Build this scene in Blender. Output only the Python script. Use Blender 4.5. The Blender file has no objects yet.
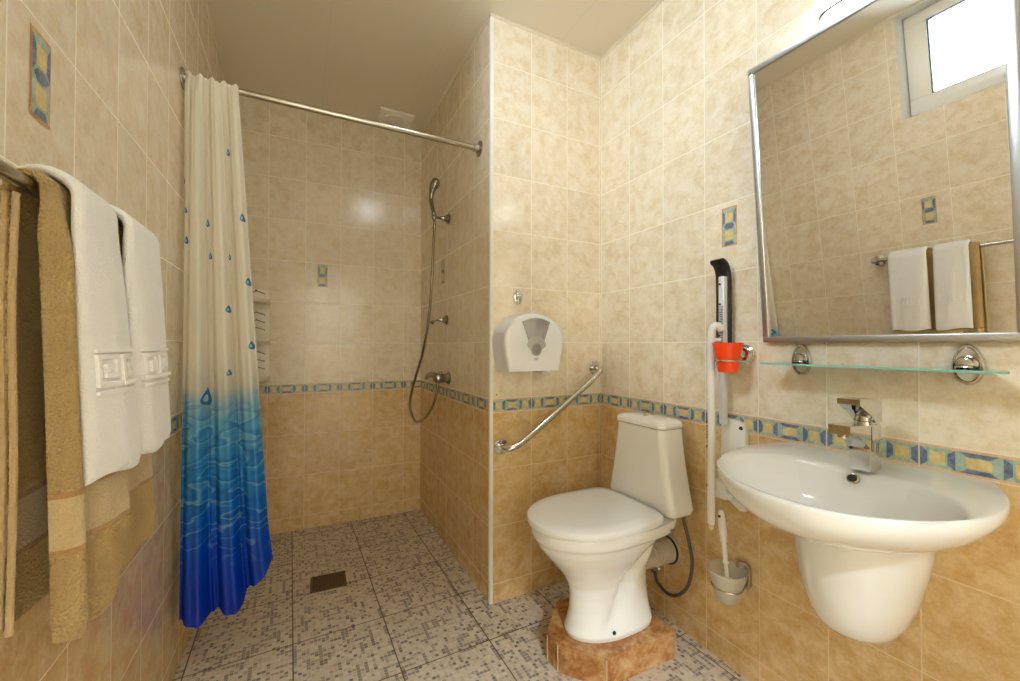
import bpy, bmesh, math, random
from math import sin, cos, pi, sqrt, radians as R_
from mathutils import Vector as V, Matrix
random.seed(4)
C = bpy.context.scene.collection

# ------------------------------------------------------------------ helpers
def lin(c):
    return tuple(((x/12.92) if x <= .04045 else ((x+.055)/1.055)**2.4) for x in c)
def rgb(r, g, b):
    return lin((r/255, g/255, b/255)) + (1,)

class NT:
    """small node-tree writer"""
    def __init__(s, name):
        s.m = bpy.data.materials.new(name); s.m.use_nodes = True
        s.t = s.m.node_tree; s.t.nodes.clear()
        s.out = s.t.nodes.new('ShaderNodeOutputMaterial')
    def n(s, typ, **kw):
        o = s.t.nodes.new(typ)
        for k, v in kw.items():
            if k.startswith('i_'):
                key = k[2:]; key = int(key) if key.isdigit() else key.replace('_', ' ')
                if hasattr(v, 'is_linked') or isinstance(v, bpy.types.NodeSocket): s.t.links.new(v, o.inputs[key])
                else: o.inputs[key].default_value = v
            else: setattr(o, k, v)
        return o
    def math(s, op, a, b=None, c=None, clamp=False):
        o = s.t.nodes.new('ShaderNodeMath'); o.operation = op; o.use_clamp = clamp
        for i, v in enumerate((a, b, c)):
            if v is None: continue
            if isinstance(v, bpy.types.NodeSocket): s.t.links.new(v, o.inputs[i])
            else: o.inputs[i].default_value = v
        return o.outputs[0]
    def mix(s, f, a, b, typ='MIX'):
        o = s.t.nodes.new('ShaderNodeMix'); o.data_type = 'RGBA'; o.blend_type = typ
        for k, v in ((0, f), (6, a), (7, b)):
            if isinstance(v, bpy.types.NodeSocket): s.t.links.new(v, o.inputs[k])
            else: o.inputs[k].default_value = v
        return o.outputs[2]
    def ramp(s, f, stops, interp='LINEAR'):
        o = s.t.nodes.new('ShaderNodeValToRGB'); e = o.color_ramp.elements; o.color_ramp.interpolation = interp
        while len(e) < len(stops): e.new(.5)
        for el, (p, c) in zip(e, stops): el.position = p; el.color = c
        s.t.links.new(f, o.inputs[0]); return o.outputs[0]
    def noise(s, vec, scale, detail=3, rough=.55, dist=0, out='Fac'):
        o = s.n('ShaderNodeTexNoise'); o.inputs['Scale'].default_value = scale; o.inputs['Detail'].default_value = detail
        o.inputs['Roughness'].default_value = rough; o.inputs['Distortion'].default_value = dist
        if vec is not None: s.t.links.new(vec, o.inputs['Vector'])
        return o.outputs[out]
    def bump(s, h, strength, dist=.01, nrm=None):
        o = s.n('ShaderNodeBump'); o.inputs['Strength'].default_value = strength; o.inputs['Distance'].default_value = dist
        s.t.links.new(h, o.inputs['Height'])
        if nrm is not None: s.t.links.new(nrm, o.inputs['Normal'])
        return o.outputs[0]
    def bsdf(s, col, rough=.5, metal=0, **kw):
        o = s.n('ShaderNodeBsdfPrincipled')
        for k, v in [('Base Color', col), ('Roughness', rough), ('Metallic', metal)] + list(kw.items()):
            k = k.replace('_', ' ')
            if isinstance(v, bpy.types.NodeSocket): s.t.links.new(v, o.inputs[k])
            else: o.inputs[k].default_value = v
        return o.outputs[0]
    def done(s, sh):
        s.t.links.new(sh, s.out.inputs['Surface']); return s.m
    def objco(s): return s.n('ShaderNodeTexCoord').outputs['Object']
    def uv(s): return s.n('ShaderNodeTexCoord').outputs['UV']
    def sep(s, v):
        o = s.n('ShaderNodeSeparateXYZ'); s.t.links.new(v, o.inputs[0]); return o.outputs

def simple(name, col, rough=.4, metal=0, var=.06, scale=30, bump=0, bscale=200, **kw):
    t = NT(name); co = t.objco(); nz = t.noise(co, scale)
    dark = tuple(c*(1-var) for c in col[:3]) + (1,)
    c = t.mix(nz, dark, col)
    if bump: kw['Normal'] = t.bump(t.noise(co, bscale), bump, .002)
    return t.done(t.bsdf(c, rough, metal, **kw))

M = {}
def tile_mat(name, cA, cB, cC, grout, W, H, rough=.11, gw=.0016, sc=9):
    t = NT(name); uv = t.uv(); u, v, _ = t.sep(uv)
    fu = t.math('DIVIDE', u, W); fv = t.math('DIVIDE', v, H)
    cu = t.math('FLOOR', fu); cv = t.math('FLOOR', fv)
    def edge(f, L):
        a = t.math('SUBTRACT', f, t.math('FLOOR', f))
        a = t.math('MINIMUM', a, t.math('SUBTRACT', 1.0, a))
        return t.math('MULTIPLY', a, L)
    e = t.math('MINIMUM', edge(fu, W), edge(fv, H))
    g = t.n('ShaderNodeMapRange', i_0=e, i_1=gw*.7, i_2=gw*1.3, i_3=1.0, i_4=0.0).outputs[0]
    cell = t.n('ShaderNodeCombineXYZ', i_0=cu, i_1=cv).outputs[0]
    wn = t.n('ShaderNodeTexWhiteNoise'); t.t.links.new(cell, wn.inputs['Vector'])
    off = t.n('ShaderNodeVectorMath', operation='SCALE'); t.t.links.new(wn.outputs['Color'], off.inputs[0]); off.inputs['Scale'].default_value = 7
    vec = t.n('ShaderNodeVectorMath', operation='ADD'); t.t.links.new(uv, vec.inputs[0]); t.t.links.new(off.outputs[0], vec.inputs[1])
    n1 = t.noise(vec.outputs[0], sc, 5, .66, .35)
    n2 = t.noise(vec.outputs[0], sc*6, 4, .75, .2)
    f = t.math('ADD', t.math('MULTIPLY', n1, .68), t.math('MULTIPLY', n2, .32))
    col = t.ramp(f, [(.36, cC), (.49, cA), (.60, cB)])
    val = t.math('ADD', .95, t.math('MULTIPLY', wn.outputs['Value'], .08))
    hsv = t.n('ShaderNodeHueSaturation'); t.t.links.new(col, hsv.inputs['Color']); t.t.links.new(val, hsv.inputs['Value'])
    col = t.mix(g, hsv.outputs[0], grout)
    ro = t.math('ADD', t.math('MULTIPLY', g, .5), t.math('ADD', rough, t.math('MULTIPLY', n2, .12)))
    h = t.math('ADD', t.math('MULTIPLY', t.math('SUBTRACT', 1.0, g), .6), t.math('MULTIPLY', t.noise(uv, 130, 2), .17))
    nr = t.bump(h, .35, .004)
    return t.done(t.bsdf(col, ro, 0, Normal=nr))
M['tile_up'] = tile_mat('beige_wall_tile', rgb(230,215,188), rgb(237,226,207), rgb(218,197,160), rgb(243,236,219), .2, .25, sc=19)
M['tile_low'] = tile_mat('ochre_wall_tile', rgb(214,182,130), rgb(226,200,154), rgb(204,160,98), rgb(226,206,168), .2, .25, sc=19)

def watercolour(name, a, b, sc=60):
    t = NT(name); n = t.noise(t.objco(), sc, 4, .65, .5)
    return t.done(t.bsdf(t.ramp(n, [(.35, a), (.65, b)]), .25))
M['teal'] = watercolour('border_teal', rgb(150,172,158), rgb(184,200,182))
M['blue'] = watercolour('border_blue', rgb(92,104,130), rgb(134,144,162))
M['yellow'] = watercolour('border_yellow', rgb(210,182,116), rgb(228,206,152))
M['pink'] = watercolour('border_pink', rgb(218,176,138), rgb(228,194,158))
M['orange_edge'] = watercolour('border_orange', rgb(206,150,104), rgb(216,170,124))

def floor_mat():
    t = NT('mosaic_floor_tile'); uv = t.uv(); u, v, _ = t.sep(uv)
    W, H = .3325, .328
    def edge(x, L):
        f = t.math('DIVIDE', x, L); a = t.math('FRACT', f)
        a = t.math('MINIMUM', a, t.math('SUBTRACT', 1.0, a)); return t.math('MULTIPLY', a, L)
    e = t.math('MINIMUM', edge(u, W), edge(v, H))
    g = t.n('ShaderNodeMapRange', i_0=e, i_1=.0016, i_2=.0028, i_3=1.0, i_4=0.0).outputs[0]
    def cells(cw, ch, seed):
        a = t.math('FLOOR', t.math('DIVIDE', u, cw)); b = t.math('FLOOR', t.math('DIVIDE', v, ch))
        c = t.n('ShaderNodeCombineXYZ', i_0=a, i_1=b, i_2=float(seed)).outputs[0]
        w = t.n('ShaderNodeTexWhiteNoise'); t.t.links.new(c, w.inputs['Vector'])
        return w.outputs['Value']
    cw, ch = W/24, H/24
    w1 = cells(cw, ch, 1); wb = cells(cw*1, ch*4, 2); wc = cells(cw*4, ch, 3); wr = cells(cw*2, ch*2, 5)
    col = t.ramp(w1, [(0, rgb(200,186,164)), (.34, rgb(190,172,150)), (.60, rgb(206,192,172)), (.74, rgb(166,148,130)), (.84, rgb(134,120,108)), (.92, rgb(112,102,94))], 'CONSTANT')
    big = t.noise(uv, 14, 2)
    dark = rgb(140,126,114)
    col = t.mix(t.math('GREATER_THAN', wb, .93), col, dark)
    col = t.mix(t.math('GREATER_THAN', wc, .93), col, dark)
    col = t.mix(t.math('MULTIPLY', t.math('GREATER_THAN', big, .6), .35), col, rgb(196,180,160))
    me = t.math('MINIMUM', edge(u, cw), edge(v, ch))
    mg = t.n('ShaderNodeMapRange', i_0=me, i_1=.0008, i_2=.0016, i_3=1.0, i_4=0.0).outputs[0]
    col = t.mix(t.math('MULTIPLY', mg, .75), col, rgb(206,194,174))
    col = t.mix(g, col, rgb(92,70,44))
    st = t.noise(t.objco(), 5, 4)
    col = t.mix(t.math('MULTIPLY', t.math('GREATER_THAN', st, .56), .12), col, rgb(150,120,84))
    h = t.math('SUBTRACT', t.math('SUBTRACT', 1.0, g), t.math('MULTIPLY', mg, .25))
    return t.done(t.bsdf(col, .38, 0, Normal=t.bump(h, .3, .003)))
M['floor'] = floor_mat()

def ceil_mat():
    t = NT('ceiling_panel'); co = t.objco(); x, y, z = t.sep(co)
    a = t.math('FRACT', t.math('DIVIDE', t.math('SUBTRACT', x, 1.113-.5*8), .5))
    a = t.math('MULTIPLY', t.math('MINIMUM', a, t.math('SUBTRACT', 1.0, a)), .5)
    g = t.n('ShaderNodeMapRange', i_0=a, i_1=.0005, i_2=.002, i_3=1.0, i_4=0.0).outputs[0]
    col = t.mix(t.math('MULTIPLY', g, .3), rgb(228,219,202), rgb(196,182,158))
    return t.done(t.bsdf(col, .32, 0, Normal=t.bump(t.math('SUBTRACT', 1.0, g), .25, .002)))
M['ceiling'] = ceil_mat()
M['white_trim'] = simple('white_trim', rgb(232,228,218), .35, var=.03)
M['plaster'] = simple('white_plaster', rgb(228,228,224), .6, var=.05)
M['pvc'] = simple('white_window_frame', rgb(244,238,226), .3, var=.02)
M['gasket'] = simple('rubber_gasket', rgb(50,60,66), .6)
M['ceramic'] = simple('white_ceramic', rgb(236,235,230), .08, var=.015, scale=6, Coat_Weight=.3)
M['seat'] = simple('white_seat_plastic', rgb(240,242,242), .14, var=.01, scale=6)
M['chrome'] = simple('chrome', rgb(214,212,208), .07, 1, var=.05)
M['dchrome'] = simple('worn_chrome', rgb(158,148,130), .14, 1, var=.15, scale=60)
M['steel'] = simple('brushed_steel', rgb(196,188,172), .22, 1, var=.12, scale=60)
M['alu'] = simple('aluminium', rgb(230,231,232), .45, .55, var=.04)
M['frame_alu'] = simple('satin_aluminium_frame', rgb(200,202,204), .34, .95, var=.04)
M['plastic'] = simple('white_plastic', rgb(232,230,224), .35, var=.03)
M['disp'] = simple('dispenser_plastic', rgb(238,239,240), .25, var=.02)
M['smoke'] = simple('smoked_window', rgb(150,146,146), .15, var=.05)
M['paper'] = simple('paper_roll', rgb(182,176,174), .8, var=.05)
M['core'] = simple('grey_core', rgb(142,136,134), .5)
M['black'] = simple('black_rubber', rgb(18,18,18), .45, var=.3, bump=.2)
M['dark'] = simple('dark_hole', rgb(30,27,25), .6)
M['label'] = simple('silver_label', rgb(178,178,176), .45, var=.15)
M['ink'] = simple('grey_ink', rgb(96,96,98), .6)
M['orange'] = simple('orange_plastic', rgb(250,72,14), .3, var=.05, Subsurface_Weight=0.0)
M['greyplast'] = simple('grey_hose', rgb(112,106,98), .4, .4, var=.4, scale=300)
M['pipe'] = simple('grey_pipe', rgb(196,184,162), .5, var=.15)
M['flexchrome'] = simple('flexible_metal_hose', rgb(168,156,136), .25, 1, var=.35, scale=250)
M['drain'] = simple('rusty_drain_grate', rgb(124,100,68), .55, .4, var=.6, scale=160)
M['ventm'] = simple('vent_plastic', rgb(244,238,224), .4, var=.06)
M['ventdark'] = simple('vent_opening', rgb(110,94,68), .6, var=.3)
M['caddy'] = simple('caddy_plastic', rgb(240,231,212), .4, var=.04)
M['slot'] = simple('caddy_slot', rgb(150,128,96), .6)

def plinth_mat(name, k):
    t = NT(name); co = t.objco(); n = t.noise(co, 13, 6, .72, .35); n2 = t.noise(co, 40, 4, .6)
    f = t.math('ADD', t.math('MULTIPLY', n, .8), t.math('MULTIPLY', n2, .2))
    c = t.ramp(f, [(.33, rgb(120*k,72*k,34*k)), (.45, rgb(164*k,108*k,58*k)), (.56, rgb(190*k,146*k,96*k)), (.68, rgb(206*k,174*k,132*k))])
    return t.done(t.bsdf(c, .2))
M['plinth_top'] = plinth_mat('brown_marbled_tile', 1.0)
M['plinth_edge'] = simple('plinth_edge', rgb(196,164,126), .4)

def terry(name, a, b, strength=.9):
    t = NT(name); co = t.objco()
    n = t.noise(co, 420, 3, .7); n2 = t.noise(co, 35, 3)
    vo = t.n('ShaderNodeTexVoronoi'); vo.inputs['Scale'].default_value = 330; t.t.links.new(co, vo.inputs['Vector'])
    c = t.mix(t.math('ADD', t.math('MULTIPLY', n, .7), t.math('MULTIPLY', n2, .4), clamp=True), a, b)
    h = t.math('ADD', n, vo.outputs['Distance'])
    return t.done(t.bsdf(c, .95, 0, Normal=t.bump(h, strength, .006), Sheen_Weight=.35, Sheen_Roughness=.6))
def tan_towel():
    t = NT('tan_terry'); co = t.objco(); z = t.sep(co)[2]
    n = t.noise(co, 420, 3, .7); n2 = t.noise(co, 35, 3)
    vo = t.n('ShaderNodeTexVoronoi'); vo.inputs['Scale'].default_value = 240; t.t.links.new(co, vo.inputs['Vector'])
    c = t.mix(t.math('ADD', t.math('MULTIPLY', n, .7), t.math('MULTIPLY', n2, .4), clamp=True), rgb(200,154,66), rgb(244,206,122))
    def between(a, b): return t.math('MULTIPLY', t.math('GREATER_THAN', z, a), t.math('LESS_THAN', z, b))
    fl = between(.118, .200); bd = between(.126, .192)
    c = t.mix(fl, c, rgb(178,132,68)); c = t.mix(bd, c, t.mix(n2, rgb(196,168,116), rgb(212,186,138)))
    h = t.math('MULTIPLY', t.math('ADD', n, vo.outputs['Distance']), t.math('SUBTRACT', 1.0, t.math('MULTIPLY', fl, .75)))
    h = t.math('SUBTRACT', h, t.math('MULTIPLY', fl, .1))
    return t.done(t.bsdf(c, .95, 0, Normal=t.bump(h, 1.0, .010), Sheen_Weight=.3, Sheen_Roughness=.6))
M['tan'] = tan_towel()
M['white_terry'] = terry('white_terry', rgb(232,230,226), rgb(248,247,245), .35)
M['white_flat'] = simple('white_relief', rgb(246,244,241), .9, var=.02)

def glass_mat(name, col, rough=0, alpha_like=.85, ior=1.5):
    t = NT(name)
    tr = t.n('ShaderNodeBsdfTransparent', i_0=col).outputs[0]
    gl = t.n('ShaderNodeBsdfGlossy', i_0=(1,1,1,1), i_1=rough).outputs[0]
    fr = t.n('ShaderNodeFresnel', i_0=ior).outputs[0]
    m = t.n('ShaderNodeMixShader', i_0=fr, i_1=tr, i_2=gl).outputs[0]
    return t.done(m)
M['glass'] = glass_mat('clear_shelf_glass', rgb(226,246,240))
M['wglass'] = glass_mat('window_glass', (1,1,1,1))
def green_edge():
    t = NT('green_glass_edge')
    a = t.bsdf(rgb(150,214,196), .15, 0, Transmission_Weight=.25, IOR=1.45)
    return t.done(a)
M['gedge'] = green_edge()
def frosted():
    t = NT('frosted_glass')
    a = t.n('ShaderNodeBsdfTransparent', i_0=(1,1,1,1)).outputs[0]
    b = t.bsdf(rgb(226,222,210), .35, 0)
    return t.done(t.n('ShaderNodeMixShader', i_0=.42, i_1=a, i_2=b).outputs[0])
M['frost'] = frosted()
def mirror_m():
    t = NT('mirror_silver'); n = t.noise(t.objco(), 2)
    return t.done(t.bsdf(t.mix(n, (.93,.93,.93,1), (.95,.95,.95,1)), .0, 1))
M['mirror'] = mirror_m()
def emit(name, col, s):
    t = NT(name); e = t.n('ShaderNodeEmission', i_0=col, i_1=s).outputs[0]; return t.done(e)
M['lamp'] = emit('lamp_diffuser', (.86, .94, 1, 1), 17)
M['lamp_strip'] = emit('strip_lamp_diffuser', (.75, .89, 1, 1), 26)
M['fill_lamp_hall'] = emit('hall_fill_diffuser', (.74, .88, 1, 1), 620)  # glow of the added fill light in the hall

# --------------------------------------------------------------- mesh builder
ROOT = {}
class MB:
    def __init__(s): s.v = []; s.f = []; s.mi = []; s.uv = {}; s.sm = []
    def add(s, vs, fs, mi=0, smooth=True, uvs=None):
        o = len(s.v); s.v += [V(p) for p in vs]
        for k, f in enumerate(fs):
            s.f.append([o+i for i in f]); s.mi.append(mi); s.sm.append(smooth)
            if uvs: s.uv[len(s.f)-1] = uvs[k]
        return s
    def quad(s, a, b, c, d, mi=0, uvs=None):
        return s.add([a, b, c, d], [(0,1,2,3)], mi, False, [uvs] if uvs else None)
    def from_bm(s, bm, mi=0, smooth=True):
        bm.verts.index_update()
        s.add([v.co.copy() for v in bm.verts], [[v.index for v in f.verts] for f in bm.faces], mi, smooth); bm.free(); return s
    def box(s, lo, hi, bev=0, mi=0, mat=None, seg=2):
        bm = bmesh.new(); bmesh.ops.create_cube(bm, size=1)
        c = [(a+b)/2 for a, b in zip(lo, hi)]; d = [abs(b-a) for a, b in zip(lo, hi)]
        for v in bm.verts: v.co = V([c[i]+v.co[i]*d[i] for i in range(3)])
        if bev: bmesh.ops.bevel(bm, geom=list(bm.edges), offset=min(bev, min(d)*.49), segments=seg, affect='EDGES', profile=.5)
        if mat: bm.transform(mat)
        return s.from_bm(bm, mi, bool(bev))
    def rings(s, rings, mi=0, cap0=True, cap1=True, closed=True, smooth=True):
        n = len(rings[0]); vs = [p for r in rings for p in r]; fs = []
        for i in range(len(rings)-1):
            for j in range(n if closed else n-1):
                k = (j+1) % n
                fs.append((i*n+j, i*n+k, (i+1)*n+k, (i+1)*n+j))
        if cap0: fs.append(tuple(range(n-1, -1, -1)))
        if cap1: fs.append(tuple((len(rings)-1)*n+j for j in range(n)))
        return s.add(vs, fs, mi, smooth)
    def tube(s, pts, r, seg=14, mi=0, caps=True):
        pts = [V(p) for p in pts]; n = len(pts); rr = r if isinstance(r, (list, tuple)) else [r]*n
        T = [(pts[min(i+1, n-1)]-pts[max(i-1, 0)]).normalized() for i in range(n)]
        a = V((0,0,1)) if abs(T[0].z) < .9 else V((1,0,0))
        u = T[0].cross(a).normalized(); rings = []
        for i in range(n):
            if i: u = (u - T[i]*u.dot(T[i])).normalized()
            w = T[i].cross(u)
            rings.append([pts[i] + (u*cos(2*pi*k/seg) + w*sin(2*pi*k/seg))*rr[i] for k in range(seg)])
        return s.rings(rings, mi, caps, caps)
    def lathe(s, base, axis, prof, seg=28, mi=0, cap0=True, cap1=True):
        base = V(base); ax = V(axis).normalized(); a = V((0,0,1)) if abs(ax.z) < .9 else V((1,0,0))
        u = ax.cross(a).normalized(); w = ax.cross(u)
        rings = [[base + ax*h + (u*cos(2*pi*k/seg)+w*sin(2*pi*k/seg))*max(r, 1e-5) for k in range(seg)] for h, r in prof]
        return s.rings(rings, mi, cap0, cap1)
    def prism(s, poly, d, mi=0, bev=0, smooth=False):
        """poly: list of 3-D points, extruded by vector d"""
        bm = bmesh.new(); vs = [bm.verts.new(V(p)) for p in poly]; f = bm.faces.new(vs)
        r = bmesh.ops.extrude_face_region(bm, geom=[f]); bmesh.ops.translate(bm, verts=[e for e in r['geom'] if isinstance(e, bmesh.types.BMVert)], vec=V(d))
        bmesh.ops.recalc_face_normals(bm, faces=list(bm.faces))
        if bev:
            es = [e for e in bm.edges if e.calc_face_angle(0) > .6]
            bmesh.ops.bevel(bm, geom=es, offset=bev, segments=2, affect='EDGES', profile=.5)
        return s.from_bm(bm, mi, smooth)
    def build(s, name, mats, parent=None, angle=40):
        if not isinstance(mats, (list, tuple)): mats = [mats]
        root = V((0,0,0))
        if parent is not None: root = ROOT.get(parent.name, V((0,0,0)))
        me = bpy.data.meshes.new(name)
        me.from_pydata([tuple(p-root) for p in s.v], [], s.f)
        for m in mats: me.materials.append(M[m] if isinstance(m, str) else m)
        for p, mi, sm in zip(me.polygons, s.mi, s.sm): p.material_index = mi; p.use_smooth = sm
        if s.uv:
            l = me.uv_layers.new(name='UVMap')
            for p in me.polygons:
                uvs = s.uv.get(p.index)
                if uvs:
                    for li, q in zip(p.loop_indices, uvs): l.data[li].uv = q
        me.validate()
        bm = bmesh.new(); bm.from_mesh(me); bmesh.ops.recalc_face_normals(bm, faces=list(bm.faces)) if not s.uv else None; bm.to_mesh(me); bm.free()
        try: me.set_sharp_from_angle(angle=R_(angle))
        except Exception: pass
        o = bpy.data.objects.new(name, me); C.objects.link(o)
        if parent is not None: o.parent = parent
        ROOT[o.name] = root
        return o
def mb(): return MB()
def tag(o, label=None, cat=None, group=None, kind=None):
    for k, v in (('label', label), ('category', cat), ('group', group), ('kind', kind)):
        if v: o[k] = v
    return o
def thing(name, loc, label, cat, group=None):
    o = bpy.data.objects.new(name, None); C.objects.link(o); o.location = loc; o.empty_display_size = .05
    ROOT[o.name] = V(loc); return tag(o, label, cat, group)
def cat(pts, n=10, closed=False):
    P = [V(p) for p in pts]; L = len(P); out = []
    rng = range(L if closed else L-1)
    for i in rng:
        if closed: a, b, c, d = P[i-1], P[i], P[(i+1)%L], P[(i+2)%L]
        else: a, b, c, d = P[max(i-1,0)], P[i], P[i+1], P[min(i+2,L-1)]
        for k in range(n):
            t = k/n
            out.append(.5*((2*b)+(c-a)*t+(2*a-5*b+4*c-d)*t*t+(3*b-a-3*c+d)*t**3))
    if not closed: out.append(P[-1])
    return out

# ------------------------------------------------------------------ the room
XL, XR, XE = -.373, 1.362, .747           # left wall, right wall, partition side
YP, YB0, YB1, YR = 1.652, 2.8186, 2.8554, -.95   # partition front, back wall (right/left end), rear wall
ZB, ZT, ZC = .833, .8945, 2.6

def rects(m, P, u0, u1, uoff, zs, hole=None):
    """wall faces between u0,u1; P(u,z)->point ; rows of zs=(z0,z1,mat,vbase)"""
    for z0, z1, mi, vb in zs:
        us = [u0, u1]; zz = [z0, z1]
        if hole and mi == 1:
            us = [u0, hole[0], hole[1], u1]; zz = [z0, hole[2], hole[3], z1]
        for a, b in zip(us, us[1:]):
            for c, d in zip(zz, zz[1:]):
                if hole and mi == 1 and a == hole[0] and c == hole[2]: continue
                m.add([P(a,c), P(b,c), P(b,d), P(a,d)], [(0,1,2,3)], mi, False,
                      [[(a-uoff, c-vb), (b-uoff, c-vb), (b-uoff, d-vb), (a-uoff, d-vb)]])
ZS = [(0, ZB, 0, .083-.25*4), (ZB, ZT, 0, .083-.25*4), (ZT, ZC, 1, ZT-.25*4)]
def struct(o): o['kind'] = 'structure'; return o

def border(parent, P, N, u0, u1, uoff, name='border_tiles'):
    """geometric border strip: P(u,z) on wall, N wall normal (into room)"""
    m = mb(); N = V(N)
    def poly(pts, mi, lift):
        if len(pts) < 3: return
        m.add([V(P(u, z)) + N*lift for u, z in pts], [tuple(range(len(pts)))], mi, False)
    poly([(u0, ZB), (u1, ZB), (u1, ZT), (u0, ZT)], 3, .0012)
    poly([(u0, ZB), (u1, ZB), (u1, ZB+.0015), (u0, ZB+.0015)], 4, .0014)
    poly([(u0, ZT-.0015), (u1, ZT-.0015), (u1, ZT), (u0, ZT)], 4, .0014)
    a, b = ZB+.007, ZT-.007
    def clip(pts):
        for lim, sgn in ((u0+.0005, 1), (u1-.0005, -1)):
            out = []
            for i in range(len(pts)):
                p, q = pts[i], pts[(i+1) % len(pts)]
                ip, iq = (p[0]-lim)*sgn >= 0, (q[0]-lim)*sgn >= 0
                if ip: out.append(p)
                if ip != iq:
                    t = (lim-p[0])/(q[0]-p[0]); out.append((lim, p[1]+(q[1]-p[1])*t))
            pts = out
            if not pts: break
        return pts
    k0 = math.floor((u0-uoff)/.2)-1; k1 = math.ceil((u1-uoff)/.2)+1
    for k in range(k0, k1):
        s = uoff+.2*k
        poly(clip([(s+.0012, a), (s+.1988, a), (s+.1988, b), (s+.0012, b)]), 0, .0016)
        for g in (s,):
            poly(clip([(g-.0012, ZB), (g+.0012, ZB), (g+.0012, ZT), (g-.0012, ZT)]), 4, .0018)
        for c0 in (.002, .137):
            c = s+c0; w = .061
            poly(clip([(c, a), (c+.013, a+.011), (c+.013, b-.011), (c, b)]), 1, .002)
            poly(clip([(c+w, b), (c+w-.013, b-.011), (c+w-.013, a+.011), (c+w, a)]), 1, .002)
            poly(clip([(c+.017, a+.009), (c+w-.017, a+.009), (c+w-.017, b-.009), (c+.017, b-.009)]), 2, .002)
        c = s+.066; w = .068
        poly(clip([(c+.003, a), (c+w-.003, a), (c+w-.016, a+.010), (c+.016, a+.010)]), 1, .002)
        poly(clip([(c+.016, b-.010), (c+w-.016, b-.010), (c+w-.003, b), (c+.003, b)]), 1, .002)
        poly(clip([(c+.014, a+.012), (c+w-.014, a+.012), (c+w-.014, b-.012), (c+.014, b-.012)]), 2, .002)
    return m.build(name, ['teal', 'blue', 'yellow', 'pink', 'tile_up_grout'], parent)
M['tile_up_grout'] = simple('grout', rgb(232,214,182), .6)

def decor(parent, P, N, uc, zc, w=.058, h=.140):
    m = mb(); N = V(N)
    def poly(pts, mi, lift): m.add([V(P(uc+u, zc+z)) + N*lift for u, z in pts], [tuple(range(len(pts)))], mi, False)
    a, b = w/2, h/2
    poly([(-a,-b),(a,-b),(a,b),(-a,b)], 3, .0010)
    a -= .004; b -= .005
    poly([(-a,-b),(a,-b),(a,b),(-a,b)], 0, .0014)
    # upper cell: blue trapezoids left and right; centre hexagon; lower cell: blue at the bottom
    poly([(-a,b-.004),(-a+.009,b-.018),(-a+.009,.016),(-a,.004)], 1, .0018)
    poly([(a,b-.004),(a,.004),(a-.009,.016),(a-.009,b-.018)], 1, .0018)
    poly([(-a+.012,.016),(a-.012,.016),(a-.012,b-.016),(-a+.012,b-.016)], 2, .0018)
    poly([(-a+.004,.002),(-a+.014,.012),(a-.014,.012),(a-.004,.002),(a-.014,-.008),(-a+.014,-.008)], 1, .0020)
    poly([(-a+.010,-b+.017),(a-.010,-b+.017),(a-.010,-.014),(-a+.010,-.014)], 2, .0018)
    poly([(-a+.004,-b),(a-.004,-b),(a-.013,-b+.013),(-a+.013,-b+.013)], 1, .0018)
    return m.build('decor_tile', ['teal', 'blue', 'yellow', 'orange_edge'], parent)

# window hole on the left wall
WY0, WY1, WZ0, WZ1, RD = .34, 1.0, 2.058, 2.596, .112
Pl = lambda u, z: (XL, u, z)
m = mb(); rects(m, Pl, YR, YB1, 1.041, ZS, (WY0, WY1, WZ0, WZ1))
for a, b, c, d in (((WY0,WZ0),(WY1,WZ0),0,0), ((WY1,WZ0),(WY1,WZ1),0,0), ((WY1,WZ1),(WY0,WZ1),0,0), ((WY0,WZ1),(WY0,WZ0),0,0)):
    m.quad((XL,a[0],a[1]), (XL,b[0],b[1]), (XL-RD-.06,b[0],b[1]), (XL-RD-.06,a[0],a[1]), 2)
wl = struct(m.build('wall_left', ['tile_low', 'tile_up', 'plaster']))
border(wl, Pl, (1,0,0), YR, YB1-.002, 1.041); decor(wl, Pl, (1,0,0), .926, 1.557)
Pr = lambda u, z: (XR, u, z)
m = mb(); rects(m, Pr, YR, YP, YP-.0044-2, ZS); wr = struct(m.build('wall_right', ['tile_low', 'tile_up']))
border(wr, Pr, (-1,0,0), YR, YP-.002, YP-.0044-2); decor(wr, Pr, (-1,0,0), .948, 1.556)
# partition: front face and shower-side face
Pf = lambda u, z: (u, YP, z); Ps = lambda u, z: (XE, u, z)
m = mb(); rects(m, Pf, XE, XR, 1.155-2, ZS); rects(m, Ps, YP, YB0, 1.846-2, ZS)
wp = struct(m.build('wall_partition', ['tile_low', 'tile_up']))
border(wp, Pf, (0,-1,0), XE+.008, XR-.002, 1.155-2); border(wp, Ps, (-1,0,0), YP+.008, YB0-.002, 1.846-2); decor(wp, Ps, (-1,0,0), 2.325, 1.562)
bx, by = (XL-XE), (YB1-YB0); bl = sqrt(bx*bx+by*by); bx /= bl; by /= bl
Pb = lambda u, z: (XE+bx*u, YB0+by*u, z)
m = mb(); rects(m, Pb, 0, bl, .1168-1, ZS); wb = struct(m.build('wall_back', ['tile_low', 'tile_up']))
border(wb, Pb, (by,bx,0), .002, bl-.002, .1168-1); decor(wb, Pb, (by,bx,0), .622, 1.566)
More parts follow.
